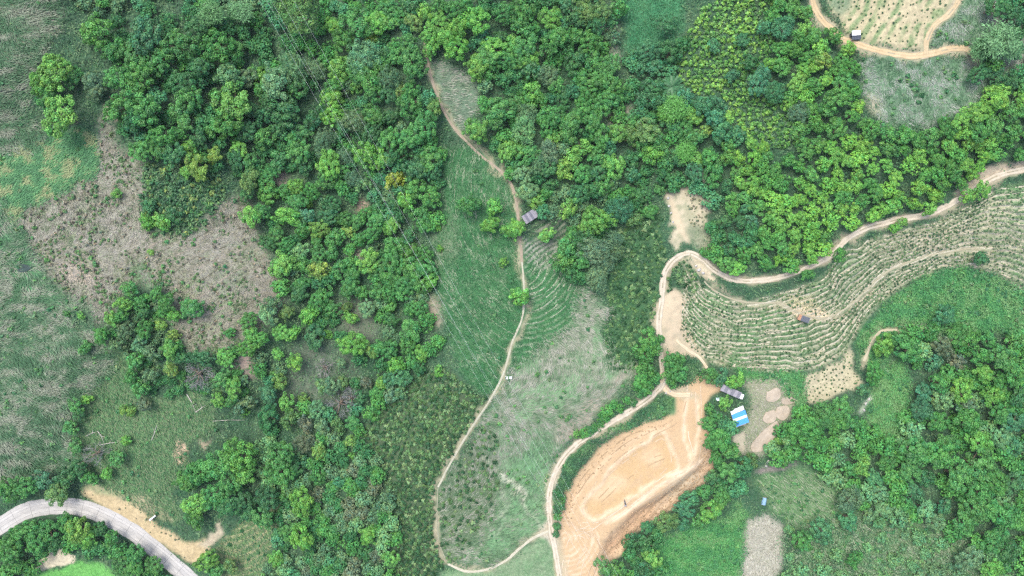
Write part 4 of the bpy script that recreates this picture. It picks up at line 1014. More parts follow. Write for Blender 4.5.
# crowns traced from the photograph: u v radius tone[form]   (F feathery, P palm-like, S shrub, N fine-leaved)
CAT = """
94 30 17 B,108 47 14 M,122 48 10 M,52 72 20 B,38 82 12 B,72 76 11 M,48 97 13 M,57 115 19 B,90 80 11 G,95 92 9 G,115 78 13 M,118 105 17 M,124 118 10 M,
145 32 17 T,133 55 14 M,155 60 16 M,178 45 17 M,195 25 13 D,213 14 13 LF,243 12 12 LF,213 47 18 M,233 52 12 M,198 67 13 D,180 82 13 D,228 75 15 L,246 77 10 G,253 72 8 M,140 75 14 M,133 88 11 M,143 110 18 M,133 120 12 D,188 97 14 M,175 110 11 M,183 122 9 M,
230 102 20 B,223 127 15 M,245 130 12 D,213 125 10 M,250 110 11 D,160 137 13 M,198 138 10 D,
296 10 22 ON,333 25 10 B,356 22 17 M,378 20 12 B,343 40 12 M,371 37 8 Y,363 57 17 LN,338 65 12 B,338 76 10 B,366 77 16 M,356 86 7 B,333 86 11 M,376 92 11 M,331 97 12 B,378 68 13 M,
273 82 17 L,261 75 10 B,261 88 10 M,293 67 14 GN,313 68 11 GN,286 78 10 L,296 87 12 M,266 99 10 D,333 115 12 B,353 120 13 GN,373 115 13 M,341 126 9 D,371 135 12 D,323 138 11 GN,293 140 9 M,311 120 11 D,283 112 16 D,263 115 11 D,263 137 11 M,303 132 10 D,276 130 10 D,
389 8 10 M,399 15 9 M,389 20 10 B,409 8 10 D,414 20 10 O,426 12 9 B,438 22 12 B,459 25 12 B,476 20 14 B,429 35 10 B,444 37 12 B,454 45 14 B,431 47 10 B,456 8 11 M,466 5 9 M,440 5 9 M,408 41 9 M,409 58 15 M,396 57 9 M,416 70 10 M,389 55 9 D,389 77 11 GN,389 92 10 D,399 90 8 O,411 90 9 M,
409 105 13 M,424 125 14 M,434 107 10 O,391 117 10 D,411 138 12 M,389 137 12 M,506 12 12 M,491 47 13 B,476 67 13 B,486 57 13 M,509 47 11 B,506 60 11 M,489 72 10 M,500 37 8 D,499 110 15 M,476 130 13 B,494 121 11 M,
522 12 14 M,551 17 12 B,529 27 11 M,517 22 11 M,567 5 8 D,585 10 13 O,600 12 12 O,619 5 11 M,612 20 8 D,595 22 12 DN,577 17 11 D,527 45 14 M,519 57 12 M,529 60 11 B,514 42 9 B,557 37 14 M,575 35 10 M,549 47 10 M,590 42 12 M,567 48 9 M,532 70 11 D,547 75 11 GN,575 62 12 D,594 60 11 M,602 65 11 M,612 65 10 M,580 75 10 M,592 82 12 M,607 82 12 M,617 85 10 M,557 85 10 M,534 92 11 B,524 100 9 M,540 100 9 M,514 102 8 M,564 100 9 D,584 102 10 M,599 105 12 M,609 100 10 M,619 97 8 M,557 117 12 M,544 115 10 M,527 115 11 GN,524 130 13 LN,549 125 11 M,572 122 13 M,592 122 12 M,567 135 11 M,552 137 9 B,599 135 12 M,617 132 11 B,582 112 10 M,632 135 11 O,634 122 9 M,517 140 7 B,
650 50 12 T,642 67 8 T,657 67 10 T,672 50 12 D,667 25 10 D,655 87 11 D,672 87 12 DP,645 97 11 D,660 100 11 D,685 95 10 T,705 105 12 T,717 102 9 T,675 110 13 BF,667 115 10 BF,695 117 9 B,706 131 7 Y,715 117 11 T,722 130 12 T,685 130 11 M,697 136 10 M,672 125 10 D,647 130 14 O,655 138 10 M,765 25 9 T,760 80 13 T,743 40 8 D,715 45 8 T,750 62 9 D,732 75 7 T,
783 27 12 TN,773 15 10 M,793 8 9 M,805 12 9 M,803 40 10 M,815 35 9 M,834 35 9 M,795 50 10 M,783 48 9 M,825 60 10 Y,808 57 9 M,783 65 11 M,843 60 9 M,853 67 9 M,838 72 9 M,815 85 10 M,798 82 10 B,845 82 11 M,840 97 13 M,855 92 9 M,775 92 11 TN,793 95 9 M,800 112 10 GN,813 110 9 M,828 110 9 M,838 127 11 M,853 115 8 M,873 130 10 M,890 132 9 M,800 130 10 M,818 125 10 M,
996 40 19 LF,978 50 11 LF,1008 50 10 LF,981 73 11 D,998 5 12 D,1018 15 12 D,1018 33 10 D,1019 50 9 D,998 100 13 B,1003 91 9 B,978 112 11 B,962 119 10 B,948 127 10 M,933 135 10 M,906 135 11 M,1013 112 10 M,996 125 11 M,981 130 11 M,1016 132 10 M,920 140 9 M,
160 222 10 BS,146 222 9 BS,148 206 9 DS,173 217 9 DS,138 151 12 M,155 151 10 M,173 154 12 D,195 167 13 Y,188 149 9 B,213 155 9 Y,238 149 9 B,235 159 10 D,248 161 9 M,186 171 8 B,250 216 12 B,248 179 12 O,150 252 4 YS,245 195 8 D,116 194 6 BS,
298 151 13 M,278 161 11 D,271 171 9 M,303 166 9 D,328 164 13 B,326 178 12 M,341 171 9 M,366 154 14 B,378 159 11 B,353 179 8 GN,361 184 8 L,343 156 9 GN,323 149 10 GN,376 149 9 D,263 181 10 M,268 194 11 B,261 211 9 M,283 191 9 M,296 186 9 B,296 201 10 M,311 191 9 M,307 204 6 BS,288 216 13 B,306 216 9 T,301 229 9 M,318 229 10 Y,316 240 8 M,333 239 11 M,328 216 10 D,331 204 9 D,343 219 9 M,347 231 7 Y,356 221 9 M,366 213 9 M,376 219 10 M,371 234 10 M,358 240 8 M,378 207 8 D,276 236 10 M,268 243 9 D,286 246 9 M,298 251 10 L,281 266 14 B,303 266 10 M,318 269 11 Y,331 254 9 M,318 254 9 M,338 269 10 M,353 273 9 M,368 261 13 B,378 268 10 M,376 280 9 M,351 284 10 M,328 281 9 D,301 284 9 M,316 283 8 D,
394 179 10 Y,389 159 9 D,429 159 13 M,416 169 13 D,399 154 10 D,434 171 10 D,414 186 11 M,406 199 11 B,431 196 12 M,423 216 11 M,411 211 8 M,426 226 9 M,391 226 10 B,394 204 8 D,399 216 7 D,438 228 4 BS,440 248 4 BS,409 234 8 D,394 244 11 M,409 251 10 M,424 254 9 M,394 261 12 M,411 269 13 M,426 269 11 M,391 279 12 M,406 284 11 M,431 281 9 B,421 286 9 M,468 204 12 M,494 206 10 B,490 224 10 B,509 229 9 B,503 262 5 BS,506 151 10 B,
519 297 11 B,517 151 10 B,529 154 11 M,537 164 10 GN,522 174 11 L,547 169 10 D,582 149 11 B,564 169 11 Y,573 161 9 B,582 174 10 M,598 154 11 M,614 165 13 B,597 171 10 D,549 151 11 GN,527 191 12 L,534 201 10 B,549 186 8 D,544 194 8 M,569 209 10 B,579 194 11 D,516 229 10 B,547 234 9 B,597 219 14 B,587 226 10 B,609 219 10 B,619 209 13 TN,634 219 9 O,592 189 10 D,602 187 10 M,572 249 6 BS,567 246 11 M,582 239 12 DN,594 251 15 GN,604 261 12 GN,562 261 11 M,579 261 11 M,597 276 13 GN,572 276 9 D,614 239 9 GN,617 251 8 GN,542 211 8 T,572 235 9 M,632 159 10 D,632 174 9 T,637 197 8 D,
652 154 11 B,645 147 9 M,664 151 9 M,677 159 9 D,685 152 11 BF,697 159 10 B,650 211 9 M,645 194 9 D,660 189 7 MS,665 176 9 D,695 172 10 T,710 156 10 M,715 174 12 M,727 264 9 M,745 254 9 M,705 252 6 MS,
86 399 6 BS,74 407 8 M,70 428 8 M,77 416 7 DS,110 318 9 B,100 336 9 M,122 303 9 B,120 316 8 M,80 316 4 BS,66 313 4 MS,85 348 7 MS,124 410 6 YS,138 303 9 M,155 293 8 M,143 313 8 D,165 303 10 M,173 315 8 B,190 308 12 M,143 330 9 M,168 350 10 B,173 335 7 YS,178 357 8 D,190 358 8 D,170 370 8 Y,195 375 13 X,225 358 10 B,230 333 6 MS,248 348 10 B,250 335 9 B,220 380 9 M,233 388 10 B,218 400 8 B,229 402 7 M,244 412 5 BS,248 320 9 M,203 358 9 D,138 343 9 L,150 352 9 G,133 360 9 M,140 388 10 M,131 378 9 M,150 375 8 G,143 405 8 R,130 412 6 YS,248 403 8 G,238 407 8 G,128 290 9 M,125 330 9 G,115 345 8 G,160 325 7 YS,
298 293 11 D,316 303 9 M,308 315 11 B,323 295 10 M,331 310 9 M,350 318 8 B,346 308 7 O,366 309 9 L,362 293 8 M,376 293 9 M,348 290 9 M,271 303 9 G,266 315 10 L,286 313 8 O,281 333 9 B,293 333 8 B,261 338 8 B,313 338 12 D,326 334 6 BS,352 344 13 B,277 354 7 B,295 362 9 B,323 368 8 X,341 363 6 G,371 352 8 Y,379 348 9 M,273 374 5 BS,280 383 8 Y,268 395 10 T,285 403 9 B,303 399 6 YS,331 385 10 G,342 383 8 O,321 386 8 L,338 405 13 X,350 399 9 X,316 410 9 L,371 415 9 M,361 398 7 D,376 393 8 M,381 383 8 B,366 383 7 R,288 420 10 O,266 418 12 D,306 425 9 R,338 425 8 O,353 423 8 M,321 428 8 G,
390 307 8 B,389 293 9 M,401 293 9 M,419 308 9 M,409 310 8 M,391 320 8 D,411 330 12 M,408 345 10 M,389 350 11 M,421 354 9 B,411 362 8 M,396 365 10 B,394 377 11 T,406 380 8 T,389 333 7 G,438 372 6 BS,389 395 9 G,401 393 8 G,419 368 8 D,
650 340 12 M,645 355 11 M,647 369 11 M,655 347 9 M,661 339 5 MS,647 388 9 M,655 378 8 M,640 380 8 M,672 363 10 M,680 374 10 M,670 377 9 M,679 360 8 M,710 375 9 M,722 377 9 T,737 382 9 B,725 403 7 BS,
825 415 14 MN,813 423 11 M,843 410 12 M,800 428 12 M,835 423 12 M,850 423 10 M,875 374 10 M,885 345 12 B,865 390 7 TS,911 350 13 M,901 338 9 M,946 315 11 T,933 333 10 M,943 345 11 R,958 363 9 R,958 335 12 M,971 338 11 M,981 355 10 M,1003 358 13 M,1016 372 12 M,986 374 11 B,996 395 12 B,1001 381 9 M,963 390 13 B,936 363 9 T,941 383 11 M,926 393 10 T,943 400 12 L,923 410 11 TN,968 405 11 G,971 420 15 M,1003 415 12 M,1018 423 12 T,938 423 12 M,1016 340 11 M,991 340 9 M,1021 398 10 D,
5 490 12 M,22 487 12 M,41 482 11 T,54 494 13 O,65 480 10 D,77 469 10 D,89 478 8 M,106 474 7 B,116 459 9 M,92 455 11 X,125 441 6 BS,75 447 8 M,25 530 12 M,45 532 12 M,12 540 12 M,35 542 12 M,8 556 12 M,77 530 13 Y,86 538 11 B,65 525 10 M,100 529 8 D,110 541 9 M,117 552 11 M,122 568 11 M,55 545 9 D,
238 455 17 B,215 467 16 M,198 475 15 M,195 505 14 B,228 482 14 M,243 475 13 B,185 482 12 M,213 497 13 M,195 520 11 M,228 507 13 D,243 502 11 D,248 515 10 D,206 562 12 B,215 572 9 M,230 567 8 O,135 555 10 M,133 568 10 M,153 566 9 M,
281 454 14 M,278 474 15 M,293 470 10 D,301 444 10 RN,318 452 9 Y,350 441 7 Y,352 456 4 BS,301 503 13 B,318 477 9 M,281 497 7 M,266 499 12 D,263 519 12 M,301 539 13 B,288 532 10 M,275 560 9 B,368 536 10 B,391 559 9 B,
632 542 9 D,617 572 10 M,604 568 9 M,576 434 4 BS,559 494 5 DS,563 500 5 MS,561 508 5 DS,558 517 5 MS,557 527 5 DS,556 535 4 DS,
722 440 12 M,717 459 9 M,730 472 12 M,745 467 11 D,712 477 8 D,705 492 9 M,690 499 10 T,685 511 10 T,667 522 11 O,680 524 9 T,712 512 12 B,702 521 9 M,722 499 9 M,647 527 7 D,645 544 10 D,652 560 12 B,645 571 11 D,660 570 10 M,750 462 9 O,732 452 10 M,712 442 9 M,708 425 8 M,715 418 7 MS,710 410 6 MS,
779 441 5 YS,793 454 11 M,805 440 12 M,863 467 10 B,850 470 9 M,875 480 9 T,880 494 9 L,850 500 13 GN,885 510 10 L,870 517 8 L,881 523 7 L,850 519 11 T,823 532 12 T,803 542 11 M,855 560 9 M,888 462 10 M,
918 452 17 M,941 457 17 M,948 445 12 M,911 472 12 M,928 479 10 D,961 477 15 M,981 467 18 M,996 482 15 M,983 488 14 M,981 442 13 B,1003 438 12 L,1016 446 11 T,973 510 14 M,991 510 13 M,966 525 13 M,1006 517 14 M,1018 522 12 M,996 540 13 M,928 510 10 L,937 523 10 L,906 507 9 M,971 560 13 G,993 570 12 B,1011 552 12 D,946 507 9 T,1018 484 12 D,916 492 10 T,
903 222 6 BS,895 228 6 BS,985 190 9 B,970 196 8 B,982 258 8 D,840 254 7 MS,808 274 7 MS
"""
def parse(txt):
    out = []
    for e in txt.replace('\n', '').split(','):
        q = e.split()
        if len(q) == 4:
            out.append((float(q[0]), float(q[1]), float(q[2]), q[3][0], q[3][1:]))
    return out
TREES = parse(CAT)

# woods filled between the traced crowns
def fill(poly, rlo, rhi, tones, tries, form='', clear=.74, openlim=.35, tone_scale=40, seed=0):
    mk = raster(poly, 0, .4)
    P = np.array(poly, float)
    g = np.random.default_rng(seed + 100)
    x0, y0, x1, y1 = *P.min(0), *P.max(0)
    ex = np.array([(t[0], t[1], t[2]) for t in TREES] + [(740, 417, 14), (731, 391, 12), (721, 388, 6), (530, 216, 10), (804, 318, 9), (856, 33, 9), (717, 399, 3), (717, 412, 3), (743, 440, 10)])
    n0 = len(TREES)
    for _ in range(tries):
        u, v = g.uniform(x0, x1), g.uniform(y0, y1)
        if u < -34 or u > 1058 or v < -34 or v > 610:
            continue
        if samp(mk, np.array([u]), np.array([v]))[0] < .5 or samp(openm, np.array([u]), np.array([v]))[0] > openlim:
            continue
        r = g.uniform(rlo, rhi)
        if (np.hypot(ex[:, 0] - u, ex[:, 1] - v) < (ex[:, 2] * .72 + r) * clear).any():
            continue
        k = fbm(np.array([u / tone_scale + seed]), np.array([v / tone_scale]), 3)[0]
        i = min(int(np.clip((k - .28) / .44 + g.normal() * .16, 0, .999) * len(tones)), len(tones) - 1)
        TREES.append((u, v, r, tones[i], form + 'w'))
        ex = np.vstack([ex, (u, v, r)])
    return len(TREES) - n0
W_LEFT = [(62, -40), (432, -40), (434, 60), (440, 120), (442, 200), (432, 260), (438, 300), (440, 345), (420, 380), (385, 402), (368, 440), (360, 470), (345, 440), (300, 440), (262, 432), (250, 400), (245, 345), (280, 320), (280, 290), (262, 250),
          (250, 200), (235, 190), (200, 182), (150, 162), (118, 135), (108, 118), (105, 60), (118, 30), (75, 10)]
W_LOW = [(262, 436), (345, 440), (366, 436), (384, 474), (394, 520), (400, 612), (250, 612), (264, 560), (284, 500), (262, 480), (252, 470)]
W_MID = [(480, -40), (628, -40), (617, 40), (628, 90), (642, 130), (662, 190), (655, 215), (622, 215), (612, 270), (582, 285), (556, 250), (546, 230), (522, 190), (502, 160), (482, 140), (470, 60), (476, 20)]
W_GULLY = [(622, 55), (660, 40), (686, 30), (680, 80), (720, 104), (745, 140), (770, 148), (780, 200), (740, 262), (715, 262), (704, 240), (704, 200), (668, 190), (640, 130)]
W_RIGHT = [(770, -40), (812, -40), (812, 20), (850, 47), (866, 62), (862, 96), (876, 122), (910, 131), (945, 126), (970, 112), (990, 90), (1062, 80), (1062, 152), (1024, 160), (990, 168), (960, 186), (935, 206), (900, 214), (860, 224), (838, 240), (805, 264), (765, 274), (735, 270), (720, 258), (730, 200), (745, 150),
           (800, 148), (802, 118), (776, 108), (768, 80), (774, 30)]
W_LOWR = [(755, 458), (800, 412), (850, 398), (868, 420), (884, 448), (905, 440), (906, 410), (915, 385), (905, 360), (900, 335), (930, 326), (965, 330), (1062, 336), (1062, 612), (985, 612), (985, 560), (935, 530), (905, 520), (850, 520), (840, 490), (800, 472)]
W_LOWR2 = [(790, 528), (846, 500), (900, 518), (955, 538), (1008, 572), (1008, 612), (775, 612), (790, 560)]
W_SITE = [(705, 402), (735, 400), (748, 440), (742, 458), (760, 460), (748, 485), (715, 522), (680, 530), (655, 545), (662, 612), (600, 612), (602, 578), (624, 556), (630, 533), (650, 527), (675, 510), (692, 494), (714, 475), (716, 450), (706, 430)]
W_ROADL = [(-40, 560), (-5, 540), (30, 521), (90, 520), (120, 534), (150, 556), (180, 582), (170, 612), (128, 612), (122, 575), (100, 560), (78, 556), (60, 546), (45, 550), (30, 572), (-40, 612)]
W_SCRUB = [(106, 300), (140, 290), (172, 290), (178, 330), (190, 354), (240, 346), (255, 410), (215, 402), (190, 388), (150, 398), (134, 356), (108, 350)]
W_VERGE = [(572, 434), (600, 414), (630, 392), (650, 376), (657, 384), (642, 400), (612, 417), (580, 437)]
W_TOPR = [(980, 60), (1000, -40), (1062, -40), (1062, 90), (1000, 84), (986, 78)]
counts = dict(
    left=fill(W_LEFT, 6, 9, 'DDMTMG', 2600, seed=1), low=fill(W_LOW, 6, 8.5, 'DMGRGMTL', 1500, seed=2, tone_scale=24), mid=fill(W_MID, 6, 9, 'DDMTMG', 1200, seed=3),
    gully=fill(W_GULLY, 7, 10, 'DTMMB', 1000, seed=4), right=fill(W_RIGHT, 7, 9.5, 'MMBMBBB', 2600, seed=5, clear=.74), lowr=fill(W_LOWR, 7, 11, 'MMLMMB', 2000, seed=6),
    lowr2=fill(W_LOWR2, 4.5, 8, 'LGLL', 500, seed=7, openlim=1.1, form='S', clear=1.25), site=fill(W_SITE, 6, 9, 'DMMTB', 800, seed=8), roadl=fill(W_ROADL, 7, 10, 'DMMB', 500, seed=9),
    scrub=fill(W_SCRUB, 4, 6, 'DMGMB', 300, form='S', seed=10), verge=fill(W_VERGE, 3.5, 6, 'DMMB', 300, form='S', seed=12, openlim=.95), topr=fill(W_TOPR, 8, 11, 'DDM', 200, seed=11))
print('TREES', len(TREES), counts)

# ------------------------------------------------------------------ words for labels
ONES = 'zero one two three four five six seven eight nine ten eleven twelve thirteen fourteen fifteen sixteen seventeen eighteen nineteen'.split()
TENS = ['', '', 'twenty', 'thirty', 'forty', 'fifty', 'sixty', 'seventy', 'eighty', 'ninety']
def num(n):
    n = int(n)
    if n < 20:
        return ONES[max(n, 0)]
    return TENS[n // 10] + ('-' + ONES[n % 10] if n % 10 else '') if n < 100 else 'hundred'
USED = set()
def place_words(u, v):
    a, b = u / 10.24, v / 5.76
    a, b = min(max(a, 0), 99), min(max(b, 0), 99)
    return a, b
AREAS = [('on the paved road side', W_ROADL), ('in the middle wood', W_MID), ('in the gully', W_GULLY), ('in the hillside wood', W_RIGHT), ('in the valley wood', W_LOWR + W_LOWR2[:0]), ('beside the dirt site', W_SITE),
         ('in the mixed thicket', W_LOW), ('in the power-line wood', W_LEFT), ('in the scrub', W_SCRUB)]
AMASK = [(n, raster(p, 0, 0)) for n, p in AREAS]
def area(u, v):
    for n, mk in AMASK:
        if samp(mk, np.array([u]), np.array([v]))[0] > .5:
            return n
    return 'in the open'
def half(n):
    i = int(n)
    return num(i) + ('-and-a-half' if n - i > .25 else '')
def fine_label(head, u, v):
    a, b = place_words(u, v)
    for da, db in ((0, 0), (.5, 0), (-.5, 0), (0, .5), (0, -.5), (.5, .5), (-.5, -.5), (.5, -.5), (-.5, .5)):
        lab = f'{head}, {half(max(round(a * 2) / 2 + da, 0))} percent across, {half(max(round(b * 2) / 2 + db, 0))} percent down the photo'
        if lab not in USED:
            break
    USED.add(lab)
    return lab
def unique_label(head, u, v):
    a, b = place_words(u, v)
    for da, db in ((0, 0), (.5, 0), (-.5, 0), (0, .5), (0, -.5), (.5, .5), (-.5, -.5), (.5, -.5), (-.5, .5), (1, 0), (0, 1), (-1, 0), (0, -1)):
        lab = f'{head}, {num(round(a + da))} percent across, {num(round(b + db))} percent down the photo'
        if lab not in USED:
            break
    USED.add(lab)
    return lab

# ------------------------------------------------------------------ trees as things
NAMES = {'tree': 'broadleaf_tree', 'F': 'bamboo_clump', 'P': 'palm', 'X': 'bare_tree', 'S': 'shrub'}
CATS = {'broadleaf_tree': 'tree', 'bamboo_clump': 'bamboo', 'palm': 'palm', 'bare_tree': 'bare tree', 'shrub': 'shrub', 'young_tree': 'tree', 'sapling': 'tree', 'fine_leaved_tree': 'tree'}
GROUPS = {'broadleaf_tree': 'broadleaf trees on the slopes', 'bamboo_clump': 'feathery bamboo clumps', 'palm': 'palm-like plants', 'bare_tree': 'leafless grey trees', 'shrub': 'shrubs in the clearings', 'young_tree': 'middle-sized trees on the slopes', 'sapling': 'small trees on the slopes', 'fine_leaved_tree': 'fine-leaved trees on the slopes'}
SPECIAL = {(394, 179): 'tree with yellow blossom-like crown under the power cables', (519, 297): 'small round bright tree standing alone on the dusty footpath', (106, 474): 'small lime green round bush above the concrete road',
           (996, 40): 'large feathery pale bamboo clump at the end of the tan dirt road', (296, 10): 'large smooth olive dome-shaped tree near the top edge by the power cables', (238, 455): 'big bright clumpy tree crowning the grove above the concrete road',
           (737, 382): 'bright green tree behind the long grey shed', (195, 375): 'leafless pale grey tree among dark shrubs below the dry slope', (551, 17): 'bright lime round tree near the top edge of the middle wood',
           (494, 206): 'upper of two touching bright trees beside the ridge footpath', (490, 224): 'lower of two touching bright trees beside the ridge footpath', (468, 204): 'mid green tree alone on the dark green field',
           (516, 229): 'bright tree just below the ribbed tin shed on the footpath', (982, 258): 'dark round tree alone in the terraced field'}
shape_seed = 0
def place_crown(u, v, r, ht_k):
    rad = r * S
    for _ in range(3):
        x, y, z = ground_at(u, v, up=ht_k * rad + .25 * rad)
        rad = r * S * (H - float(z) - ht_k * rad) / H
    return float(x), float(y), float(z), rad
offscreen = []; filler = []; NYOUNG = 0
TREES.sort(key=lambda t: ('w' in t[4], -t[2]))
for (u, v, r, c, form) in TREES:
    off = u < -r or u > 1024 + r or v < -r or v > 576 + r
    if off or ('w' in form and ('S' in form or r >= 9 or NYOUNG >= 300 or not (720 < u < 1030 and v < 275))):
        (offscreen if off else filler).append((u, v, r, c, form)); continue
    if c == 'X':
        kind, ms = 'bare_tree', CR_BARE
    elif 'F' in form:
        kind, ms = 'bamboo_clump', CR_FEATHER
    elif 'P' in form:
        kind, ms = 'palm', CR_PALM
    elif 'S' in form or r < 6:
        kind, ms = 'shrub', CR_SMALL
    elif 'N' in form and r >= 6:
        kind, ms = 'fine_leaved_tree', CR_FINE
    else:
        kind, ms = ('broadleaf_tree', CR_ROUND) if r >= 11.5 else (('young_tree', CR_SMALL + CR_ROUND[:5]) if r >= 9 else ('sapling', CR_SMALL + CR_ROUND[:2]))
        NYOUNG += kind == 'sapling'
    low = kind in ('shrub', 'palm')
    htk = .62 if low else TREE_HT + rng.uniform(-.15, .25)
    x, y, z, rad = place_crown(u, v, r * 1.16, htk)
    root = link(kind, None)
    root.empty_display_size = .5
    root.location = (x, y, z)
    tr = link('trunk', TRUNKS[rng.integers(4)], None, root)
    k = rad * htk / TREE_HT
    tr.scale = (rad * (.5 if low else 1), rad * (.5 if low else 1), k)
    tr.rotation_euler = (0, 0, rng.uniform(0, 2 * PI))
    cr = link('crown', ms[rng.integers(len(ms))], None, root)
    cr.location = (0, 0, htk * rad)
    sq = rng.uniform(.84, 1.20)
    cr.scale = (rad * sq, rad * rng.uniform(.95, 1.1) / sq, rad * rng.uniform(.8, 1.2))
    cr.rotation_euler = (rng.normal() * .06, rng.normal() * .06, rng.uniform(0, 2 * PI))
    t = np.array(TONE[c]) * rng.uniform(.88, 1.14) * np.array([rng.uniform(.9, 1.12), 1, rng.uniform(.88, 1.14)])
    if 725 < u < 1030 and v < 275 and c in 'MB':          # the hillside wood is of a fresher, yellower leaf
        t = t * np.array((1.14, 1.08, .96))
    if (u, v) == (394, 179):
        t = np.array((.165, .225, .03))
    if (u, v) == (519, 297):
        t = np.array((.085, .25, .045))
    cr.color = (*t, 1)
    size = 'large ' if r > 14 else ('small ' if r < 8 else '')
    noun = {'broadleaf_tree': 'tree', 'bamboo_clump': 'bamboo clump', 'palm': 'palm', 'bare_tree': 'bare tree', 'shrub': 'shrub', 'young_tree': 'tree', 'sapling': 'tree', 'fine_leaved_tree': 'tree'}[kind]
    lab = SPECIAL.get((u, v)) or unique_label(f'{size}{TNAME[c]} {noun} {area(u, v)}', u, v)
    if len(lab.split()) > 16:
        lab = unique_label(f'{size}{TNAME[c]} {noun}', u, v)
    tag(root, lab, CATS[kind], GROUPS[kind])

def merged(items, name, label, cat, mat, ups=.62):
    """many small plants joined as one mass: items (x, y, z, radius, colour, mesh arrays)"""
    Vs, Fs, Cs, b = [], [], [], 0
    for x, y, z, rad, c, (V, F, C) in items:
        a = rng.uniform(0, 2 * PI); ca, sa = math.cos(a) * rad, math.sin(a) * rad
        W = np.stack([V[:, 0] * ca - V[:, 1] * sa + x, V[:, 0] * sa + V[:, 1] * ca + y, V[:, 2] * rad + z], 1)
        Vs.append(W); Fs.append(F + b); Cs.append(C * np.array(c)); b += len(V)
    me = mesh_np(name, np.vstack(Vs), np.vstack(Fs), np.vstack(Cs))
    return tag(link(name, me, mat), label, cat, kind='stuff')
def arrays(me):
    V = np.empty(len(me.vertices) * 3, np.float32); me.vertices.foreach_get('co', V)
    F = np.empty(len(me.loops), np.int32); me.loops.foreach_get('vertex_index', F)
    C = np.empty(len(me.vertices) * 4, np.float32); me.attributes['col'].data.foreach_get('color', C)
    return V.reshape(-1, 3), F.reshape(-1, 4), C.reshape(-1, 4)[:, :3]
arrs = [arrays(m_) for m_ in CR_MASS]
for lst, nm, lb, ct in ((filler, 'woodland', 'smaller trees and bushes closing the canopy between the larger trees', 'woods'), (offscreen, 'woodland_edge', 'woods carrying on past the edges of the picture', 'woods')):
    it = []
    for (u, v, r, c, form) in lst:
        right = 720 < u < 1030 and v < 275
        hk = .5 if 'S' in form else (rng.uniform(.8, 1.05) if right else rng.uniform(.40, .75))
        x, y, z, rad = place_crown(u, v, r * (1.14 if right else 1.28), hk)
        if not right and c in 'BY':
            c = 'M'
        it.append((x, y, z + hk * rad, rad, np.array(TONE[c]) * (np.array((1.14, 1.08, .96)) if right and c in 'MB' else 1.0) * rng.uniform(.85, 1.18), arrs[rng.integers(len(arrs))]))
    merged(it, nm, lb, ct, M_BLADE)
print('KINDS', len(filler), len(offscreen), NYOUNG)

# ------------------------------------------------------------------ small planted bushes (individuals first, the rest as one mass)
def bush_mesh(name, n, leaf, aspect, flat=.7):
    d = sphere_dirs(n, .0)
    P = d * np.array([.7, .7, flat]) * rng.uniform(.45, 1.0, (n, 1)) + np.array([0, 0, .25])
    tn = rng.uniform(.65, 1.4, (n, 1)); h = rng.normal(scale=.12, size=(n, 1))
    C = np.hstack([tn * (1 + h), tn, tn * (1 - h * .5)])
    V, F, C = cards(P, d + np.array([0, 0, .6]) + rng.normal(scale=.35, size=d.shape), leaf * rng.uniform(.7, 1.3, n), aspect, C, along=d + rng.normal(scale=.3, size=d.shape))
    me = mesh_np(name, V, F, C); me.materials.append(M_LEAF); return me
BUSH = [bush_mesh('planted_bush', 26, .75, .5) for _ in range(5)]
ROSETTE = [bush_mesh('planted_bush', 16, 1.0, .32, .5) for _ in range(4)]
DOTB = [bush_mesh('planted_bush', 14, .9, .6, .8) for _ in range(4)]

def jitter_fill(poly, step, seed, keep=1.0, ang=0.0, jit=.32, avoid=True):
    g = np.random.default_rng(seed)
    P = np.array(poly, float); c = P.mean(0); R = np.hypot(*(P - c).T).max()
    n = int(R / step) + 1
    i, j = np.meshgrid(np.arange(-n, n + 1), np.arange(-n, n + 1))
    i = i + .5 * (j % 2)
    x = (i + g.uniform(-jit, jit, i.shape)) * step; y = (j + g.uniform(-jit, jit, i.shape)) * step * .9
    u = c[0] + x * math.cos(ang) - y * math.sin(ang); v = c[1] + x * math.sin(ang) + y * math.cos(ang)
    u, v = u.ravel(), v.ravel()
    ok = (samp(raster(poly, 0, .6), u, v) > .5) & (g.random(len(u)) < keep) & (u > -30) & (u < 1054) & (v > -30) & (v < 606)
    if avoid:
        ok &= samp(roadm, u, v) < .3
    u, v = u[ok], v[ok]
    if avoid:
        t = np.array([(a, b, r) for a, b, r, _, _ in TREES])
        far_ = np.array([(np.hypot(t[:, 0] - a, t[:, 1] - b) > t[:, 2] * .8).all() for a, b in zip(u, v)])
        u, v = u[far_], v[far_]
    return u, v
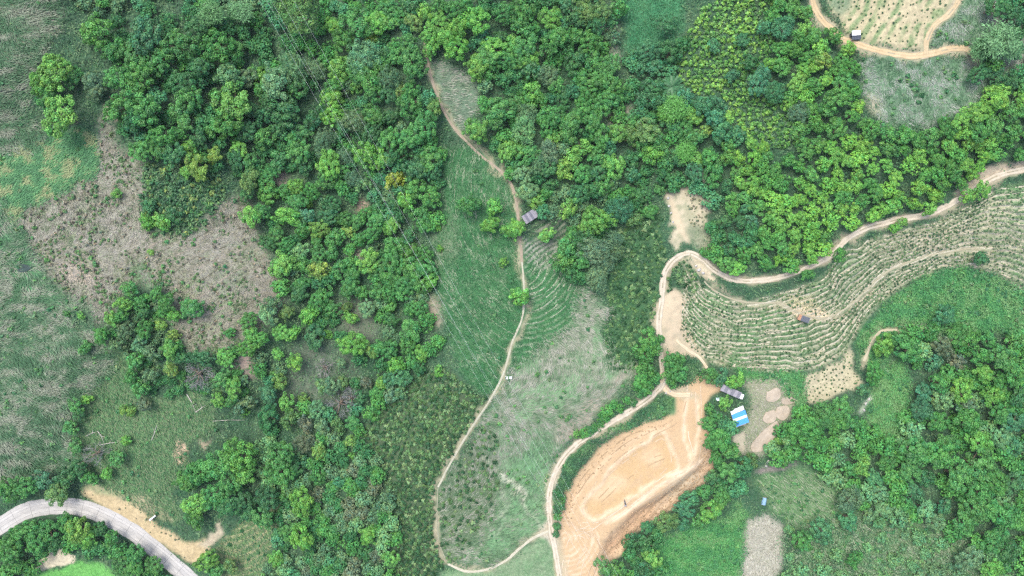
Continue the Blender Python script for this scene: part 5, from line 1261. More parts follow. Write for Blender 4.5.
def plant(uv, rpx, tones, protos, name, label, cat, group, most, mass_label, zk=0.0, tone_scale=12):
    u, v = uv
    r = rng.uniform(rpx[0], rpx[1], len(u))
    k = np.clip((fbm(u / tone_scale, v / tone_scale, 2) - .3) / .4 + rng.normal(scale=.3, size=len(u)), 0, .999)
    x, y, z = ground_at(u, v)
    inside = (u > 0) & (u < 1024) & (v > 0) & (v < 576)
    order = np.argsort(-r - 100 * inside)
    arrs = [arrays(m_) for m_ in protos]
    mass = []
    for q, i in enumerate(order):
        c = np.array(tones[int(k[i] * len(tones))]) * rng.uniform(.85, 1.18)
        rad = r[i] * S
        p = rng.integers(len(protos))
        if q < most and inside[i]:
            o = link(name, protos[p])
            o.location = (x[i], y[i], z[i] + zk * rad); o.scale = (rad, rad, rad * rng.uniform(.8, 1.2)); o.rotation_euler = (0, 0, rng.uniform(0, 2 * PI))
            o.color = (*c, 1)
            tag(o, fine_label(label, u[i], v[i]), cat, group)
        else:
            mass.append((x[i], y[i], z[i] + zk * rad, rad, c, arrs[p]))
    if mass:
        merged(mass, 'weeds' if name == 'weed' else name + '_mass', mass_label, cat, M_BLADE)
    return len(u)

P1 = [(688, 30), (712, -2), (716, -40), (776, -40), (773, 30), (768, 80), (776, 110), (802, 120), (802, 148), (770, 150), (745, 142), (735, 116), (720, 100), (698, 98), (680, 76), (676, 55), (690, 45)]
n1 = plant(jitter_fill(P1, 5.3, 21, .97), (2.9, 4.2), [(.070, .185, .040), (.095, .225, .042), (.125, .26, .046)], BUSH, 'orchard_bush', 'bright bush of the dense orchard', 'bush', 'orchard bushes by the gully', 300,
           'further bright bushes of the dense orchard by the gully', .25)
a2 = jitter_fill(Z_P2, 4.6, 22, .95); a3 = jitter_fill(Z_P3, 4.0, 23, .97); a3b = jitter_fill(Z_P3B, 5.0, 24, .62); a2b = jitter_fill([(664, 275), (672, 262), (686, 258), (698, 272), (706, 285), (695, 295), (678, 288), (666, 295)], 4.5, 25, .95)
cat2 = tuple(np.concatenate(q) for q in zip(a2, a3, a3b, a2b))
n2 = plant(cat2, (2.0, 3.4), [(.022, .068, .026), (.032, .092, .032), (.062, .135, .045), (.13, .21, .085), (.028, .082, .030), (.075, .15, .05)], ROSETTE, 'plantation_plant', 'low leafy plant of the plantation', 'plant', 'plantation plants in close rows', 300,
           'further low leafy plants of the close-planted plantations', .1, 1.7)
Z_TANGLE = [(141, 166), (180, 164), (218, 166), (228, 192), (208, 224), (186, 237), (150, 235), (140, 212)]
plant(jitter_fill(Z_TANGLE, 4.6, 26, .92, avoid=False), (2.4, 4.2), [(.030, .10, .038), (.050, .145, .046), (.085, .19, .05), (.16, .23, .06), (.07, .15, .055)], BUSH, 'tangle_bush', 'low bush of the tangle', 'bush', 'low bushes of the tangle on the dry slope', 300, 'further bushes of the tangle on the dry slope', .1, 7)
tu, tv = [], []
g = np.random.default_rng(31)
TG = ter_grid(1500, np.concatenate([(np.arange(NROW) + .62) / NROW, (np.arange(NROW) + .33) / NROW]))
for k in range(2 * NROW):
    row = TG[k]
    L = np.concatenate([[0], np.cumsum(np.hypot(*np.diff(row, axis=0).T))])
    s = np.arange(2, L[-1], 3.4) + g.uniform(-1.0, 1.0, len(np.arange(2, L[-1], 3.4)))
    s = s[g.random(len(s)) < (.92 if k < NROW else .55) * np.clip(vnoise(s / 25, s * 0 + k * 3.7) * 2.2, .15, 1)]
    tu.append(np.interp(s, L, row[:, 0]) + g.normal(scale=.5, size=len(s))); tv.append(np.interp(s, L, row[:, 1]) + g.normal(scale=.6, size=len(s)))
tu = np.concatenate(tu); tv = np.concatenate(tv)
for _ in range(2):
    w_ = samp(_wob, tu, tv); gr = np.gradient(TMAP); gv_ = samp(blur(gr[0], 2), tu, tv); gu_ = samp(blur(gr[1], 2), tu, tv); q_ = gu_ ** 2 + gv_ ** 2 + 2e-5
    if _ == 0:
        tu = tu - np.clip(w_ * gu_ / q_, -5, 5); tv = tv - np.clip(w_ * gv_ / q_, -5, 5)
ok = (samp(roadm, tu, tv) < .4) & (tu < 1050)
gu, gv = jitter_fill(Z_BEIGE, 4.2, 33, .9)
hu, hv = jitter_fill(Z_TOPR, 5.2, 34, .62, ang=1.05)
tu = np.concatenate([tu[ok], gu, hu]); tv = np.concatenate([tv[ok], gv, hv])
n3 = plant((tu, tv), (.6, 1.7), [(.030, .070, .030), (.045, .100, .040), (.060, .120, .045)], DOTB, 'terrace_bush', 'small dark bush in a planted row', 'bush', 'young bushes planted in rows', 300,
           'further small dark young bushes planted in rows', .1)
bu, bv = jitter_fill([(684, 194), (696, 193), (705, 205), (708, 216), (702, 226), (694, 231), (688, 218)], 3.0, 35, .55, avoid=False)
wu, wv = jitter_fill(Z_BANK, 5.5, 36, .3)
n4 = plant((np.concatenate([bu, wu]), np.concatenate([bv, wv])), (.6, 2.0), [(.07, .10, .05), (.12, .14, .08), (.16, .15, .10)], DOTB, 'bank_weed', 'small weed tuft on a bare bank', 'weed', 'weed tufts on the bare banks', 300, 'weed tufts', .05)
print('PLANTS', n1, n2, n3, n4)

wu_, wv_ = jitter_fill(Z_BRUSH, 2.8, 66, .55, jit=.7)
k_ = fbm(wu_ / 9, wv_ / 9, 3) > .52
wu_, wv_ = wu_[k_], wv_[k_]
plant((wu_, wv_), (.6, 2.6), [(.085, .12, .06), (.11, .14, .08), (.10, .095, .07), (.16, .155, .11), (.07, .13, .05)], DOTB, 'weed', 'weed', 'weeds', None, 0, 'dull dead weeds on the dry slope', .0, 9)
wsu, wsv = [], []
for poly_, stp, kp in ((Z_BRUSH, 6, .13), (Z_WAVY, 6, .28), (Z_LEFT_TOP, 6, .25), (Z_STRIP_L, 5, .45), (Z_MEADOW_L, 5, .30), (Z_PALE, 5, .25), (Z_VALLEY, 4, .75), (Z_MEADOW_R, 4, .65), (Z_OLIVE, 4, .55), (Z_GREY_BR, 4, .6), (Z_TOPR_B, 5, .35),
                       (Z_TOPR_C, 5, .3), (Z_GLADE, 5, .4), (Z_FIELD_C, 7, .12), (Z_GREEN_MID, 4, .5), (Z_BANKGREEN, 3.5, .6), (Z_GRASS_L, 6, .2), (Z_ARC_B, 6, .3), (W_LOWR2, 4, .5), (W_SCRUB, 4, .6)):
    a_, b_ = jitter_fill(poly_, stp, 70 + len(wsu), kp, avoid=True, jit=.5)
    k_ = fbm(a_ / 11 + 3, b_ / 11, 3) > .49
    wsu.append(a_[k_]); wsv.append(b_[k_])
plant((np.concatenate(wsu), np.concatenate(wsv)), (1.0, 3.6), [(.032, .105, .042), (.050, .145, .048), (.070, .180, .055), (.10, .17, .075), (.060, .15, .05)], BUSH + DOTB, 'weed', 'weed', 'weeds', None, 0, 'scattered weeds and low bushes in the open ground', .05, 15)

# ------------------------------------------------------------------ ground cover that nobody could count
def sample_mask(mk, n, seed):
    g = np.random.default_rng(seed)
    c = np.cumsum(mk.ravel().astype(np.float64))
    i = np.searchsorted(c, g.random(n) * c[-1])
    return (i % RW) - PADP + g.random(n), (i // RW) - PADP + g.random(n)
def blades(name, label, mk, n, L, w, ang, jit, tilt, pal, seed, wave=None, cat='grass'):
    g = np.random.default_rng(seed)
    u, v = sample_mask(mk, n, seed)
    x, y, z = ground_at(u, v)
    a = (g.uniform(0, 2 * PI, n) if ang is None else (ang(u, v) if callable(ang) else np.full(n, ang)) + g.normal(scale=jit, size=n))
    l = g.uniform(L[0], L[1], n); t = g.uniform(tilt[0], tilt[1], n)
    dx, dy = np.cos(a) * np.cos(t), -np.sin(a) * np.cos(t)            # photo angle: down is -y
    p0 = np.stack([x, y, z], 1)
    d = np.stack([dx, dy, np.sin(t)], 1)
    s = np.stack([-np.sin(a), -np.cos(a), 0 * a], 1) * (w * g.uniform(.6, 1.4, n))[:, None] / 2
    p1 = p0 + d * (l * .55)[:, None]
    p2 = p0 + d * l[:, None]; p2[:, 2] -= l * np.sin(t) * .35
    V = np.stack([p0 - s, p0 + s, p1 - s * .9, p1 + s * .9, p2 - s * .25, p2 + s * .25], 1).reshape(-1, 3)
    b = np.arange(n)[:, None] * 6
    F = np.concatenate([b + np.array([0, 1, 3, 2]), b + np.array([2, 3, 5, 4])], 1).reshape(-1, 4)
    pal = gk(pal)
    if wave is None:
        k = g.integers(0, len(pal), n)
    else:
        q = (wave(u, v) - .5) * 2.6 + .5 + g.normal(scale=.16, size=n)
        k = (np.clip(q, 0, .999) * len(pal)).astype(int)
    C = pal[k] * g.uniform(.75, 1.25, (n, 1))
    me = mesh_np(name, V, F, np.repeat(C, 6, axis=0))
    return tag(link(name, me, M_BLADE), label, cat, kind='stuff')
def leafcover(name, label, mk, n, size, hgt, pal, seed, scale=10, aspect=.55, cat='undergrowth', pk=.9):
    g = np.random.default_rng(seed)
    u, v = sample_mask(mk, n, seed)
    x, y, z = ground_at(u, v)
    lump = fbm(u / 5, v / 5, 2)
    P = np.stack([x, y, z + .1 + hgt * np.clip(lump * 2.4 - .7, .05, 1.2) * g.uniform(.35, 1, n)], 1)
    q = np.clip((fbm(u / scale + 9, v / scale, 3) - .5) * 2.2 + .5 + g.normal(scale=.2, size=n), 0, .999)
    pal = np.array(pal) * pk
    C = pal[(q * len(pal)).astype(int)] * g.uniform(.72, 1.3, (n, 1))
    V, F, C = cards(P, np.array([0, 0, 1.0]) + g.normal(scale=.45, size=(n, 3)), g.uniform(size * .6, size * 1.4, n), aspect, C)
    me = mesh_np(name, V, F, C)
    return tag(link(name, me, M_BLADE), label, cat, kind='stuff')

offroad = np.clip(1 - roadm * 1.5, 0, 1)
woods = np.zeros((RH, RW), np.float32)
for p in (W_LEFT, W_LOW, W_MID, W_GULLY, W_RIGHT, W_LOWR, W_LOWR2, W_SITE, W_ROADL, W_SCRUB, W_TOPR):
    woods = np.maximum(woods, raster(p, 2, 1))
rest = np.clip(1 - openm, 0, 1)
clip_ = ((_pu > -45) & (_pu < 1070) & (_pv > -45) & (_pv < 620)).astype(np.float32)
leafcover('undergrowth', 'low leafy undergrowth on the floor between the trees', np.maximum(woods * (1 - openm * .6), rest) * offroad * (1 - dirtm) * clip_, 190000, .50, 2.0,
          [(.026, .070, .034), (.036, .095, .044), (.050, .125, .048), (.075, .135, .062), (.075, .135, .06)], 41, pk=1.0)
R = lambda *ps: np.maximum.reduce([raster(p, 2, 1) for p in ps]) * offroad * (1 - dirtm) * clip_
leafcover('pale_scrub', 'soft pale green scrub on the slope at the bottom edge', raster(W_LOWR2, 5, 2) * clip_, 26000, .5, 1.6, [(.050, .125, .055), (.080, .165, .075), (.11, .185, .09), (.15, .20, .12)], 47, 9, pk=1.0)
leafcover('meadow_herbs', 'soft bright green herbs and grass of the valley meadows', R(Z_VALLEY, Z_GLADE, Z_MEADOW_R, Z_GREEN_MID), 52000, .42, 1.5,
          [(.045, .160, .055), (.055, .190, .060), (.075, .215, .062), (.105, .215, .08)], 42, 12, cat='grass')
leafcover('bank_thicket', 'dark green low thicket on the bank between dirt road and site', np.maximum(R(Z_BANKGREEN), raster([(664, 356), (690, 356), (698, 372), (690, 386), (672, 390), (665, 378)], 2)) * offroad, 9000, .45, 1.3,
          [(.030, .085, .04), (.045, .12, .05), (.065, .15, .055)], 43)
leafcover('field_crop', 'dark green low crop covering the middle field', R(Z_FIELD_C, Z_FAN, Z_TOPDARK), 30000, .36, .45, [(.020, .080, .028), (.030, .10, .036), (.044, .13, .046)], 44, 14, .4, cat='crop')
ang_w = lambda u, v: .25 + (fbm(u / 28, v / 28, 2) - .5) * 3.0
blades('long_grass', 'long wind-combed grey-green grass on the open slopes', R(Z_WAVY, Z_LEFT_TOP) + .55 * R(Z_STRIP_L), 60000, (.9, 2.0), .13, ang_w, .35, (.15, .6),
       [(.048, .115, .054), (.070, .14, .072), (.10, .160, .092), (.14, .185, .12), (.195, .22, .16)], 51, wave=wavy)
blades('green_grass', 'fresh green grass lying downhill above the dry scrub', R(Z_GRASS_L), 12000, (.7, 1.7), .13, 2.4, .4, (.2, .7), [(.048, .155, .06), (.062, .19, .07), (.09, .22, .08), (.22, .26, .12)], 52, wave=lambda u, v: fbm(u / 10, v / 10, 3))
blades('dry_scrub', 'dead grey-brown scrub and twigs covering the cleared slope', R(Z_BRUSH), 46000, (.2, .7), .12, None, 0, (.05, 1.2),
       [(.075, .115, .055), (.125, .13, .088), (.178, .172, .135), (.235, .222, .182), (.315, .30, .255)], 53, wave=lambda u, v: fbm(u / 4, v / 4, 3) * .5 + .35 * fbm(u / 22, v / 22, 2) + .09, cat='scrub')
blades('bleached_stalks', 'bleached dead stalks scattered over the pale field', (raster(Z_PALE, 5, 2) + .35 * raster(Z_P3B, 2) + .35 * raster(Z_FIELD_UP, 2)) * (.25 + np.clip(fbm(_pu / 13 + 5, _pv / 13, 3) * 4 - 1.3, 0, 1)) * (1 - .7 * raster(Z_PALE_GREEN, 5)) * offroad * clip_, 32000, (.5, 1.5), .10, None, 0, (.05, .7),
       [(.075, .135, .07), (.12, .18, .105), (.165, .20, .135), (.215, .235, .175), (.29, .30, .24)], 54, wave=lambda u, v: fbm(u / 5, v / 5, 3) * .6 + .22 - .16 * samp(raster(Z_PALE_GREEN, 4), u, v), cat='stalks')
blades('row_straw', 'pale straw streaks along the rows of the middle field', R(Z_FIELD_C), 6500, (.5, 1.5), .10, lambda u, v: np.arctan2(v - 190, u - 600) + PI / 2, .35, (.05, .4), [(.035, .12, .045), (.07, .15, .07), (.13, .20, .11), (.24, .29, .19)], 55, wave=lambda u, v: fbm(u / 7, v / 7, 3) - .05, cat='straw')
blades('meadow_grass', 'rough tussock grass on the meadow above the concrete road', R(Z_MEADOW_L, Z_ARC_B), 15000, (.5, 1.2), .11, .8, .5, (.2, .8), [(.036, .10, .042), (.052, .13, .05), (.085, .15, .065), (.15, .18, .10)], 56)
blades('terrace_grass', 'thin grass and weeds over the terraced rows', TERM * (_fr > .3) * offroad * clip_, 11000, (.3, .9), .10, None, 0, (.1, .9), [(.055, .115, .05), (.085, .145, .065), (.14, .18, .10), (.24, .25, .17), (.33, .31, .22)], 57)
blades('cut_branches', 'pale cut branches strewn over the grey-green clearing', R(Z_TOPR_B, Z_TOPR_C), 8500, (.4, 1.3), .10, lambda u, v: 1.6 + (fbm(u / 12, v / 12, 2) - .5) * 4, .5, (.05, .5), [(.05, .115, .055), (.07, .14, .075), (.10, .16, .10), (.16, .20, .15), (.29, .32, .27)], 58,
       wave=lambda u, v: fbm(u / 9, v / 9, 3) + .05, cat='branches')
blades('reed_grass', 'tall leaning pale stems in the lower valley', np.maximum(R(Z_OLIVE, Z_GREY_BR), .7 * raster(W_LOWR2, 3, 1) * clip_), 13000, (.9, 2.4), .12, .75, .3, (.1, .6), [(.055, .135, .05), (.08, .165, .065), (.11, .18, .085), (.21, .24, .16)], 59)
blades('stubble', 'grey straw stubble on the bare patch in the valley', (R(Z_PATCH) + .55 * R(Z_YARD)), 9000, (.25, .7), .08, None, 0, (.05, .6), [(.22, .21, .165), (.30, .28, .23), (.37, .35, .29), (.17, .19, .12)], 60, cat='stubble')
blades('lawn_grass', 'short bright lawn below the concrete road', R(Z_LAWN), 5000, (.15, .35), .06, None, 0, (.3, 1.2), [(.075, .24, .05), (.095, .28, .06), (.11, .29, .075)], 61)

# ------------------------------------------------------------------ power cables
M_CABLE = flat_material('cable_metal', (.55, .57, .56), .45, .1, 1.0, metal=.2)
CABLES = [((236, -40), (628, 640)), ((248, -40), (634, 640)), ((258, -40), (646, 640)), ((271, -40), (654, 640)), ((243, -40), (640, 640))]
for i, (p, q) in enumerate(CABLES):
    zz = (27, 31, 27, 31, 34)[i]
    pts = []
    for t in np.linspace(0, 1, 40):
        u = p[0] + (q[0] - p[0]) * t; v = p[1] + (q[1] - p[1]) * t
        z = zz - 7 * 4 * t * (1 - t) * .6
        s = S * (H - z) / H
        pts.append(((u - 512) * s, (288 - v) * s, z))
    mb = MB(); mb.tube(pts, .008, 5)
    o = mb.build('power_cable', M_CABLE)
    tag(o, ('thin grey power cable, lowest-lying side of the bundle over the wood', 'thin grey power cable, second from the lower side of the bundle', 'thin grey power cable, second from the upper side of the bundle',
            'thin grey power cable, uppermost side of the bundle over the wood', 'thin grey power cable in the middle of the bundle over the wood')[i], 'power cable', 'power cables crossing the wood')

# ------------------------------------------------------------------ sheds
M_WALLC = flat_material('plaster', (.50, .48, .43), .9, .18, 2, bump=.01)
M_WOOD = flat_material('weathered_wood', (.20, .16, .12), .85, .3, 5, bump=.01)
M_BLUE = flat_material('blue_sheet', (.045, .19, .50), .45, .12, 2.5)
M_WHITE = flat_material('white_sheet', (.46, .48, .48), .45, .10, 2.5)
M_GREY = flat_material('grey_tin', (.085, .085, .10), .5, .25, 2.0)
M_LTGREY = flat_material('light_tin', (.15, .142, .158), .5, .2, 2.0)
M_DKTIN = flat_material('dark_tin', (.035, .042, .055), .5, .25, 2.0)
M_DOOR = flat_material('door_wood', (.10, .07, .05), .7, .3, 6)
M_GLASSD = flat_material('dark_opening', (.02, .025, .03), .2, .1, 1.0, spec=.5)
M_CONCR = flat_material('concrete', (.26, .25, .23), .9, .2, 3, bump=.01)
M_RUST = flat_material('rust', (.22, .12, .07), .85, .3, 4)

def shed(name, u, v, ang_deg, L, W, hh, sheets, wall, label, cat, door=True, slope=.09, extra=None):
    """walled hut with a lean-to roof of corrugated sheets; sheets = materials along its length"""
    x, y, z = (float(q) for q in ground_at(u, v, up=hh))
    root = link(name, None); root.location = (x, y, z); root.rotation_euler = (0, 0, math.radians(ang_deg)); root.empty_display_size = .5
    t = .12
    for nm, c, s in (('wall', (0, W / 2 - t / 2 - .1, hh / 2 - .35), (L - .3, t, hh + .4)), ('wall', (-L / 2 + .15 + t / 2, 0, hh / 2 - .35), (t, W - .2 - 2 * t - .01, hh + .4)), ('wall', (L / 2 - .15 - t / 2, 0, hh / 2 - .35), (t, W - .2 - 2 * t - .01, hh + .4)),
                     ('wall', (L * .19, -W / 2 + t / 2 + .1, hh / 2 - .35), (L * .62 - .3, t, hh + .4)), ('wall', (-L * .43 + .08, -W / 2 + t / 2 + .1, hh / 2 - .35), (L * .14 - .16, t, hh + .4))):
        mb = MB(); mb.box(c, s); mb.build(nm, wall, root)
    if door:
        mb = MB(); mb.box((-L * .24, -W / 2 + .14, hh * .42), (L * .20, .05, hh * .84)); d = mb.build('door', M_DOOR, root)
        mb = MB(); mb.box((-L * .17, -W / 2 + .09, hh * .42), (.05, .06, .12)); mb.build('handle', M_GREY, d)
        mb = MB(); mb.box((L * .2, -W / 2 + .085, hh * .58), (L * .16, .03, hh * .28)); w = mb.build('window', M_GLASSD, root)
        mb = MB()
        for q in (-1, 1):
            mb.box((L * .2 + q * (L * .08 + .025), -W / 2 + .08, hh * .58), (.05, .05, hh * .28 + .1)); mb.box((L * .2, -W / 2 + .078, hh * .58 + q * (hh * .14 + .025)), (L * .16, .05, .05))
        mb.build('frame', M_WOOD, w)
    n = len(sheets); sl = (L + .3) / max(n, 1)
    for i, mt in enumerate(sheets):
        mb = MB()
        M = Matrix.Translation((-L / 2 - .15 + sl * (i + .5), 0, hh + .12 + .015 * (i % 2))) @ Matrix.Rotation(slope, 4, 'X')
        mb.sheet(sl + .03, W + .35, max(6, int(sl / .12)), .022, .012, M)
        mb.build('roof_sheet', mt, root)
    if extra:
        extra(root, L, W, hh)
    return tag(root, label, cat)

def blue_extra(root, L, W, hh):
    for i, (cx, w, dy) in enumerate(((-L * .36, L * .30, -.25), (L * .0, L * .40, .05), (L * .36, L * .34, .12))):
        mb = MB()
        M = Matrix.Translation((cx, W / 2 + .78 + dy, hh - .05 - .03 * i)) @ Matrix.Rotation(-.12, 4, 'X')
        mb.sheet(w, 1.25, 10, .02, .012, M)
        mb.build('awning_sheet', M_WHITE, root)
    for sx in (-1, 1):
        mb = MB(); mb.tube([(sx * L * .44, W / 2 + 1.1, -.5), (sx * L * .44, W / 2 + 1.1, hh - .12)], .05, 6); mb.build('post', M_WOOD, root)
    mb = MB(); mb.box((0, -W / 2 - .62, .12), (L * .8, .9, .24)); mb.build('step', M_CONCR, root)
# the roof of the blue hut runs blue, white, blue from ridge to eave: built as three sheets across the slope
def blue_hut():
    u, v, hh, L, W = 740.2, 418.4, 2.3, 4.0, 3.5
    root = shed('blue_roofed_hut', u, v, 20, L, W, hh, [], M_WALLC, 'small hut with blue and white striped tin roof beside the dirt site', 'hut', True, .0, blue_extra)
    yy = W / 2 + .18
    for i, (mt, d) in enumerate(((M_BLUE, 1.42), (M_WHITE, .78), (M_BLUE, 1.66))):
        mb = MB()
        c = yy - d / 2
        M = Matrix.Translation((0, c, hh + .24 - .10 * (W / 2 - c) / 1.0 * .6 + .02 * (2 - i))) @ Matrix.Rotation(.06, 4, 'X')
        mb.sheet(L + .3, d + .06, 34, .022, .012, M)
        mb.build('roof_sheet', mt, root)
        yy -= d
    return root
blue_hut()
def grey_extra(root, L, W, hh):
    mb = MB(); M = Matrix.Translation((L / 2 + .62, -.05, hh + .05)) @ Matrix.Rotation(-.05, 4, 'X'); mb.sheet(.95, 1.5, 8, .02, .012, M); mb.build('side_sheet', M_WHITE, root)
    mb = MB(); mb.tube([(L / 2 + .95, -.6, -.4), (L / 2 + .95, -.6, hh + .02)], .04, 6); mb.build('post', M_WOOD, root)
shed('long_tin_shed', 731, 391.5, -24, 5.9, 1.7, 2.0, [M_LTGREY, M_GREY, M_LTGREY, M_GREY, M_LTGREY, M_GREY], M_WOOD, 'long narrow shed with patched grey tin roof and white end sheet', 'shed', True, .06, grey_extra)
shed('ribbed_tin_shed', 530.3, 216.2, 33, 4.1, 2.3, 2.1, [M_LTGREY, M_GREY, M_LTGREY, M_GREY, M_LTGREY, M_LTGREY], M_WOOD, 'small shed with ribbed pinkish-grey tin roof beside the ridge footpath', 'shed')
shed('dark_tin_shed', 803.8, 318.8, -20, 3.1, 1.35, 1.9, [M_RUST, M_DKTIN, M_DKTIN, M_DKTIN], M_WOOD, 'low shed with dark tin roof on the bare terrace landing', 'shed')
def white_extra(root, L, W, hh):
    mb = MB(); M = Matrix.Translation((.2, -W / 2 - .65, hh - .35)) @ Matrix.Rotation(.25, 4, 'X'); mb.sheet(L + .5, 1.1, 12, .02, .012, M); mb.build('side_sheet', M_DKTIN, root)  # dark sheet added to stand in for the hut's shaded front
    for sx in (-1, 1):
        mb = MB(); mb.tube([(sx * L * .45, -W / 2 - 1.05, -.4), (sx * L * .45, -W / 2 - 1.05, hh - .52)], .05, 6); mb.build('post', M_WHITE, root)
shed('white_roofed_hut', 856.2, 33.0, 4, 2.1, 1.0, 1.7, [M_WHITE, M_WHITE], M_DKTIN, 'tiny white-roofed hut, shaded front drawn as dark sheet, beside the tan dirt road', 'hut', False, .04, white_extra)  # dark wall tone takes in the shade of the front face

# ------------------------------------------------------------------ small things
def at(u, v, up=0.0):
    x, y, z = ground_at(u, v, up)
    return float(x), float(y), float(z)
def thing(name, u, v, label, cat, rz=0, group=None):
    root = link(name, None); root.location = at(u, v); root.rotation_euler = (0, 0, rz); root.empty_display_size = .3
    return tag(root, label, cat, group)
t = thing('water_tank', 508.6, 377.5, 'low concrete tank with white lid beside the dusty footpath', 'tank')
mb = MB()
for c, s in (((0, .28, .35), (1.9, .1, .9)), ((0, -.28, .35), (1.9, .1, .9)), ((-.9, 0, .35), (.1, .46, .9)), ((.9, 0, .35), (.1, .46, .9))):
    mb.box(c, s)
mb.build('basin', M_CONCR, t)
for sx in (-1, 1):
    mb = MB(); mb.box((sx * .5, .02, .84), (.97, .72, .06), 0, (.05, 0)); mb.build('lid', M_WHITE, t)
mb = MB(); mb.tube([(.98, 0, .5), (1.3, 0, .5), (1.35, 0, .1)], .04, 6); mb.build('pipe', M_GREY, t)
t = thing('culvert_headwall', 154, 517, 'small brown headwall with slanting white cap on the straw bank', 'headwall', math.radians(38))
mb = MB(); mb.box((0, 0, .3), (1.9, .3, 1.5)); mb.build('wall', M_CONCR, t)
mb = MB(); mb.box((.1, .02, 1.09), (2.3, .42, .08)); mb.build('cap', M_WHITE, t)
mb = MB(); mb.box((-.5, -.45, .2), (.5, .6, 1.2)); mb.build('buttress', M_WOOD, t)
t = thing('motorbike', 624.6, 502.2, 'small dark motorbike parked on the rim of the dirt site', 'motorbike', math.radians(100))
M_TYRE = flat_material('tyre', (.025, .025, .025), .9, .2, 5); M_BIKE = flat_material('bike_paint', (.06, .065, .08), .35, .1, 3)
for sx in (-.62, .62):
    mb = MB(); mb.tube([(sx + .27 * math.cos(a), 0, .33 + .27 * math.sin(a)) for a in np.linspace(0, 2 * PI, 15)], .055, 6); w = mb.build('wheel', M_TYRE, t)
    mb = MB(); mb.tube([(sx, -.06, .33), (sx, .06, .33)], .09, 8); mb.build('hub', M_GREY, w)
mb = MB(); mb.box((-.02, 0, .45), (.5, .26, .34)); mb.box((.18, 0, .72), (.42, .30, .2), 0, (0, .12)); mb.build('body', M_BIKE, t)
mb = MB(); mb.box((-.36, 0, .80), (.75, .28, .1), 0, (0, -.06)); mb.build('seat', M_TYRE, t)
mb = MB(); mb.tube([(.62, -.1, .33), (.45, -.1, .85), (.42, -.1, 1.0)], .03, 6); mb.tube([(.62, .1, .33), (.45, .1, .85), (.42, .1, 1.0)], .03, 6); mb.build('fork', M_GREY, t)
mb = MB(); mb.tube([(.30, -.38, 1.02), (.42, 0, 1.02), (.30, .38, 1.02)], .025, 6); mb.build('handlebar', M_GREY, t)
mb = MB(); mb.box((-.75, 0, .82), (.45, .5, .34)); mb.build('luggage_box', M_LTGREY, t)
t = thing('covered_woodpile', 764, 501, 'low woodpile under a blue-grey tarpaulin in the valley grass', 'woodpile', math.radians(80))
gx_, gy_ = np.meshgrid(np.linspace(-1, 1, 13), np.linspace(-1, 1, 9))
zz = .75 * (1 - np.abs(gy_) ** 2.2) * (1 - .25 * gx_ ** 4) + .08 * (fbm(gx_ * 3 + 7, gy_ * 3, 3) - .5) + .12
V = np.stack([gx_ * 1.15, gy_ * .72, zz], -1).reshape(-1, 3); id_ = np.arange(117).reshape(9, 13)
F = np.stack([id_[:-1, :-1], id_[:-1, 1:], id_[1:, 1:], id_[1:, :-1]], -1).reshape(-1, 4)
link('tarpaulin', mesh_np('tarpaulin', V, F, smooth=True), flat_material('tarpaulin', (.13, .22, .30), .6, .25, 3), t)
for k in range(4):
    mb = MB(); mb.tube([(-1.3, -.45 + .3 * k, .12), (1.32, -.45 + .3 * k + .03, .14)], .11, 7); mb.build('log', M_WOOD, t)
t = thing('pale_barrel', 717.2, 398.8, 'pale teal water barrel by the shrubs near the long tin shed', 'barrel')
mb = MB(); mb.tube([(0, 0, -.1), (0, 0, .05), (0, 0, .5), (0, 0, .95), (0, 0, 1.02)], [.5, .52, .56, .52, .46], 16); mb.build('body', flat_material('teal_plastic', (.36, .50, .48), .5, .12, 2), t)
mb = MB(); mb.tube([(0, 0, 1.02), (0, 0, 1.09)], [.30, .27], 14); mb.build('lid', M_WHITE, t)
t = thing('white_bucket', 717, 412.6, 'small white bucket among the shrubs beside the dirt site', 'bucket')
mb = MB(); mb.tube([(0, 0, -.05), (0, 0, .62)], [.27, .34], 14); mb.build('body', M_WHITE, t)
mb = MB(); mb.tube([(.36 * math.cos(a), 0, .60 + .3 * math.sin(a)) for a in np.linspace(0, PI, 9)], .015, 5); mb.build('handle', M_GREY, t)

M_STONE = flat_material('stone', (.27, .26, .24), .9, .3, 2, bump=.03)
def rock_mesh(s):
    g = np.random.default_rng(s)
    V = []; F = []
    n, m_ = 7, 5
    for j in range(m_ + 1):
        ph = PI * j / m_
        for i in range(n):
            th = 2 * PI * i / n
            r_ = 1 + g.uniform(-.25, .2)
            V.append((r_ * math.sin(ph) * math.cos(th), r_ * math.sin(ph) * math.sin(th) * .8, r_ * .55 * math.cos(ph)))
    for j in range(m_):
        for i in range(n):
            F.append((j * n + i, (j + 1) * n + i, (j + 1) * n + (i + 1) % n, j * n + (i + 1) % n))
    me = mesh_np('rock', np.array(V), np.array(F)); me.materials.append(M_STONE); return me
ROCKS = [rock_mesh(s) for s in range(4)]
rock_spots = [(768, 462, 2.4), (773, 459, 2.0), (784, 463, 1.8), (790, 461, 1.6), (779, 455, 1.6), (766, 466, 1.7), (775, 451, 1.5), (699, 270, 2.2), (703, 273, 1.8), (696, 266, 1.6), (669, 206, 1.6), (671, 213, 1.4), (668, 198, 1.7), (673, 222, 1.3),
              (866, 404, 2.0), (864, 410, 1.7), (869, 399, 1.5), (917, 325, 1.6), (666, 393, 1.3), (670, 391, 1.1), (912, 329, 1.2)]
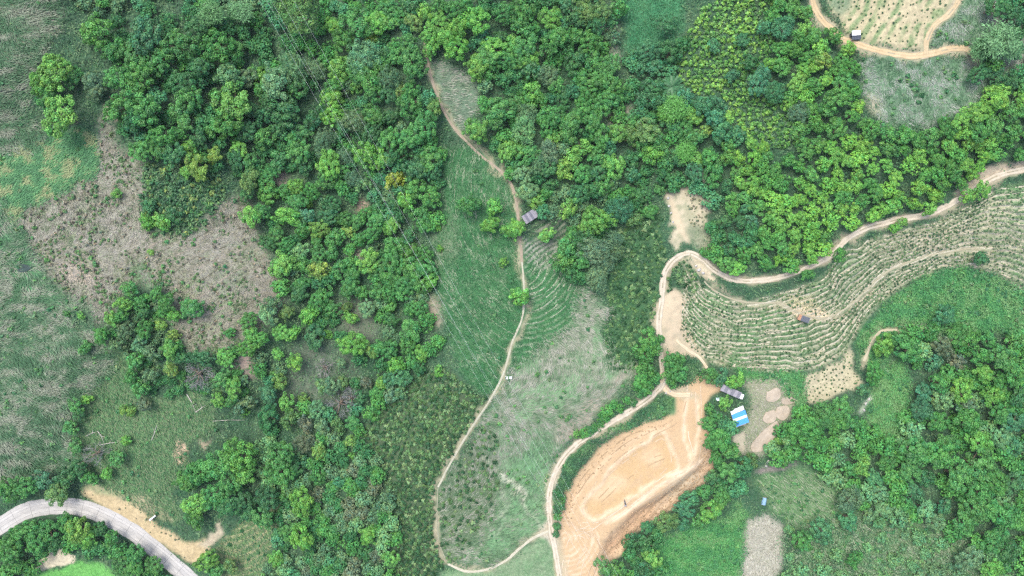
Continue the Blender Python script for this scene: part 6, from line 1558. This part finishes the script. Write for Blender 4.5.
for i, (u, v, r) in enumerate(rock_spots):
    o = link('rock', ROCKS[i % 4]); x, y, z = at(u, v); rad = r * S
    o.location = (x, y, z + rad * .2); o.scale = (rad, rad, rad); o.rotation_euler = (rng.normal() * .2, rng.normal() * .2, rng.uniform(0, 6))
    where = 'beside the dark ditch' if i < 7 else 'by the road bend' if i < 10 else 'on the sandy cutting' if i < 14 else 'in the valley wash' if i in (14, 15, 16, 17, 20) else 'at the site turn-off'
    tag(o, unique_label(f'pale rock {where}', u, v), 'rock', 'pale rocks')
cu, cv = sample_mask(np.maximum(raster(SCARP, 2, 1), .35 * raster([(556, 520), (575, 470), (610, 440), (665, 420), (668, 428), (620, 448), (585, 480), (568, 530)], 2, 1)) * clip_, 900, 91)
cx_, cy_, cz_ = ground_at(cu, cv)
rk = []
for m_ in ROCKS:
    V_ = np.empty(len(m_.vertices) * 3, np.float32); m_.vertices.foreach_get('co', V_); F_ = np.empty(len(m_.loops), np.int32); m_.loops.foreach_get('vertex_index', F_)
    rk.append((V_.reshape(-1, 3), F_.reshape(-1, 4), np.ones((len(m_.vertices), 3))))
merged([(cx_[i], cy_[i], cz_[i] + .03, rng.uniform(.08, .34), np.array((.25, .18, .11)) * rng.uniform(.7, 1.3), rk[rng.integers(4)]) for i in range(len(cu))], 'clods', 'loose earth clods along the scarp and edge of the dirt site', 'clods', M_DIRT)
for u0, v0, u1, v1, r in ((187, 394, 196, 412, .16), (196, 412, 206, 405, .14), (86, 436, 98, 431, .13), (98, 431, 104, 442, .12), (100, 445, 118, 442, .12), (152, 440, 157, 425, .12), (213, 421, 245, 420, .10)):
    x0, y0, z0 = at(u0, v0); x1, y1, z1 = at(u1, v1)
    mb = MB(); c = ((x0 + x1) / 2 + .3, (y0 + y1) / 2 + .2, (z0 + z1) / 2 + .35)
    mb.tube([(0, 0, .2), (c[0] - x0, c[1] - y0, c[2] - z0), (x1 - x0, y1 - y0, z1 - z0 + .2)], [r, r * .8, r * .4], 6)
    d = Vector((x1 - x0, y1 - y0, 0)); n_ = Vector((-d.y, d.x, 0)).normalized()
    mb.tube([(c[0] - x0, c[1] - y0, c[2] - z0), tuple(Vector((c[0] - x0, c[1] - y0, c[2] - z0)) + d * .2 + n_ * 1.1 + Vector((0, 0, .2)))], [r * .5, r * .2], 5)
    o = mb.build('fallen_branch', M_TWIG); o.location = (x0, y0, z0)
    tag(o, unique_label('bleached fallen branch on the meadow', (u0 + u1) / 2, (v0 + v1) / 2), 'branch', 'bleached fallen branches')

# ------------------------------------------------------------------ thin moist air between the drone and the ground
mb = MB(); zlo = float(FZ.min()) - 1.0
hx = 3600.0
mb.box((0, 0, (zlo + 215) / 2), (2 * hx * 1.6, 2 * hx * 1.6, 215 - zlo))
mt = bpy.data.materials.new('haze'); mt.use_nodes = True
nt = mt.node_tree; nt.nodes.clear()
pv_ = nt.nodes.new('ShaderNodeVolumePrincipled'); pv_.inputs['Color'].default_value = (.86, .95, .97, 1); pv_.inputs['Density'].default_value = .00003; pv_.inputs['Anisotropy'].default_value = 0.0
ou = nt.nodes.new('ShaderNodeOutputMaterial'); nt.links.new(pv_.outputs[0], ou.inputs['Volume'])
tag(mb.build('haze', mt), 'thin pale haze in the air over the whole valley', 'haze', kind='stuff')
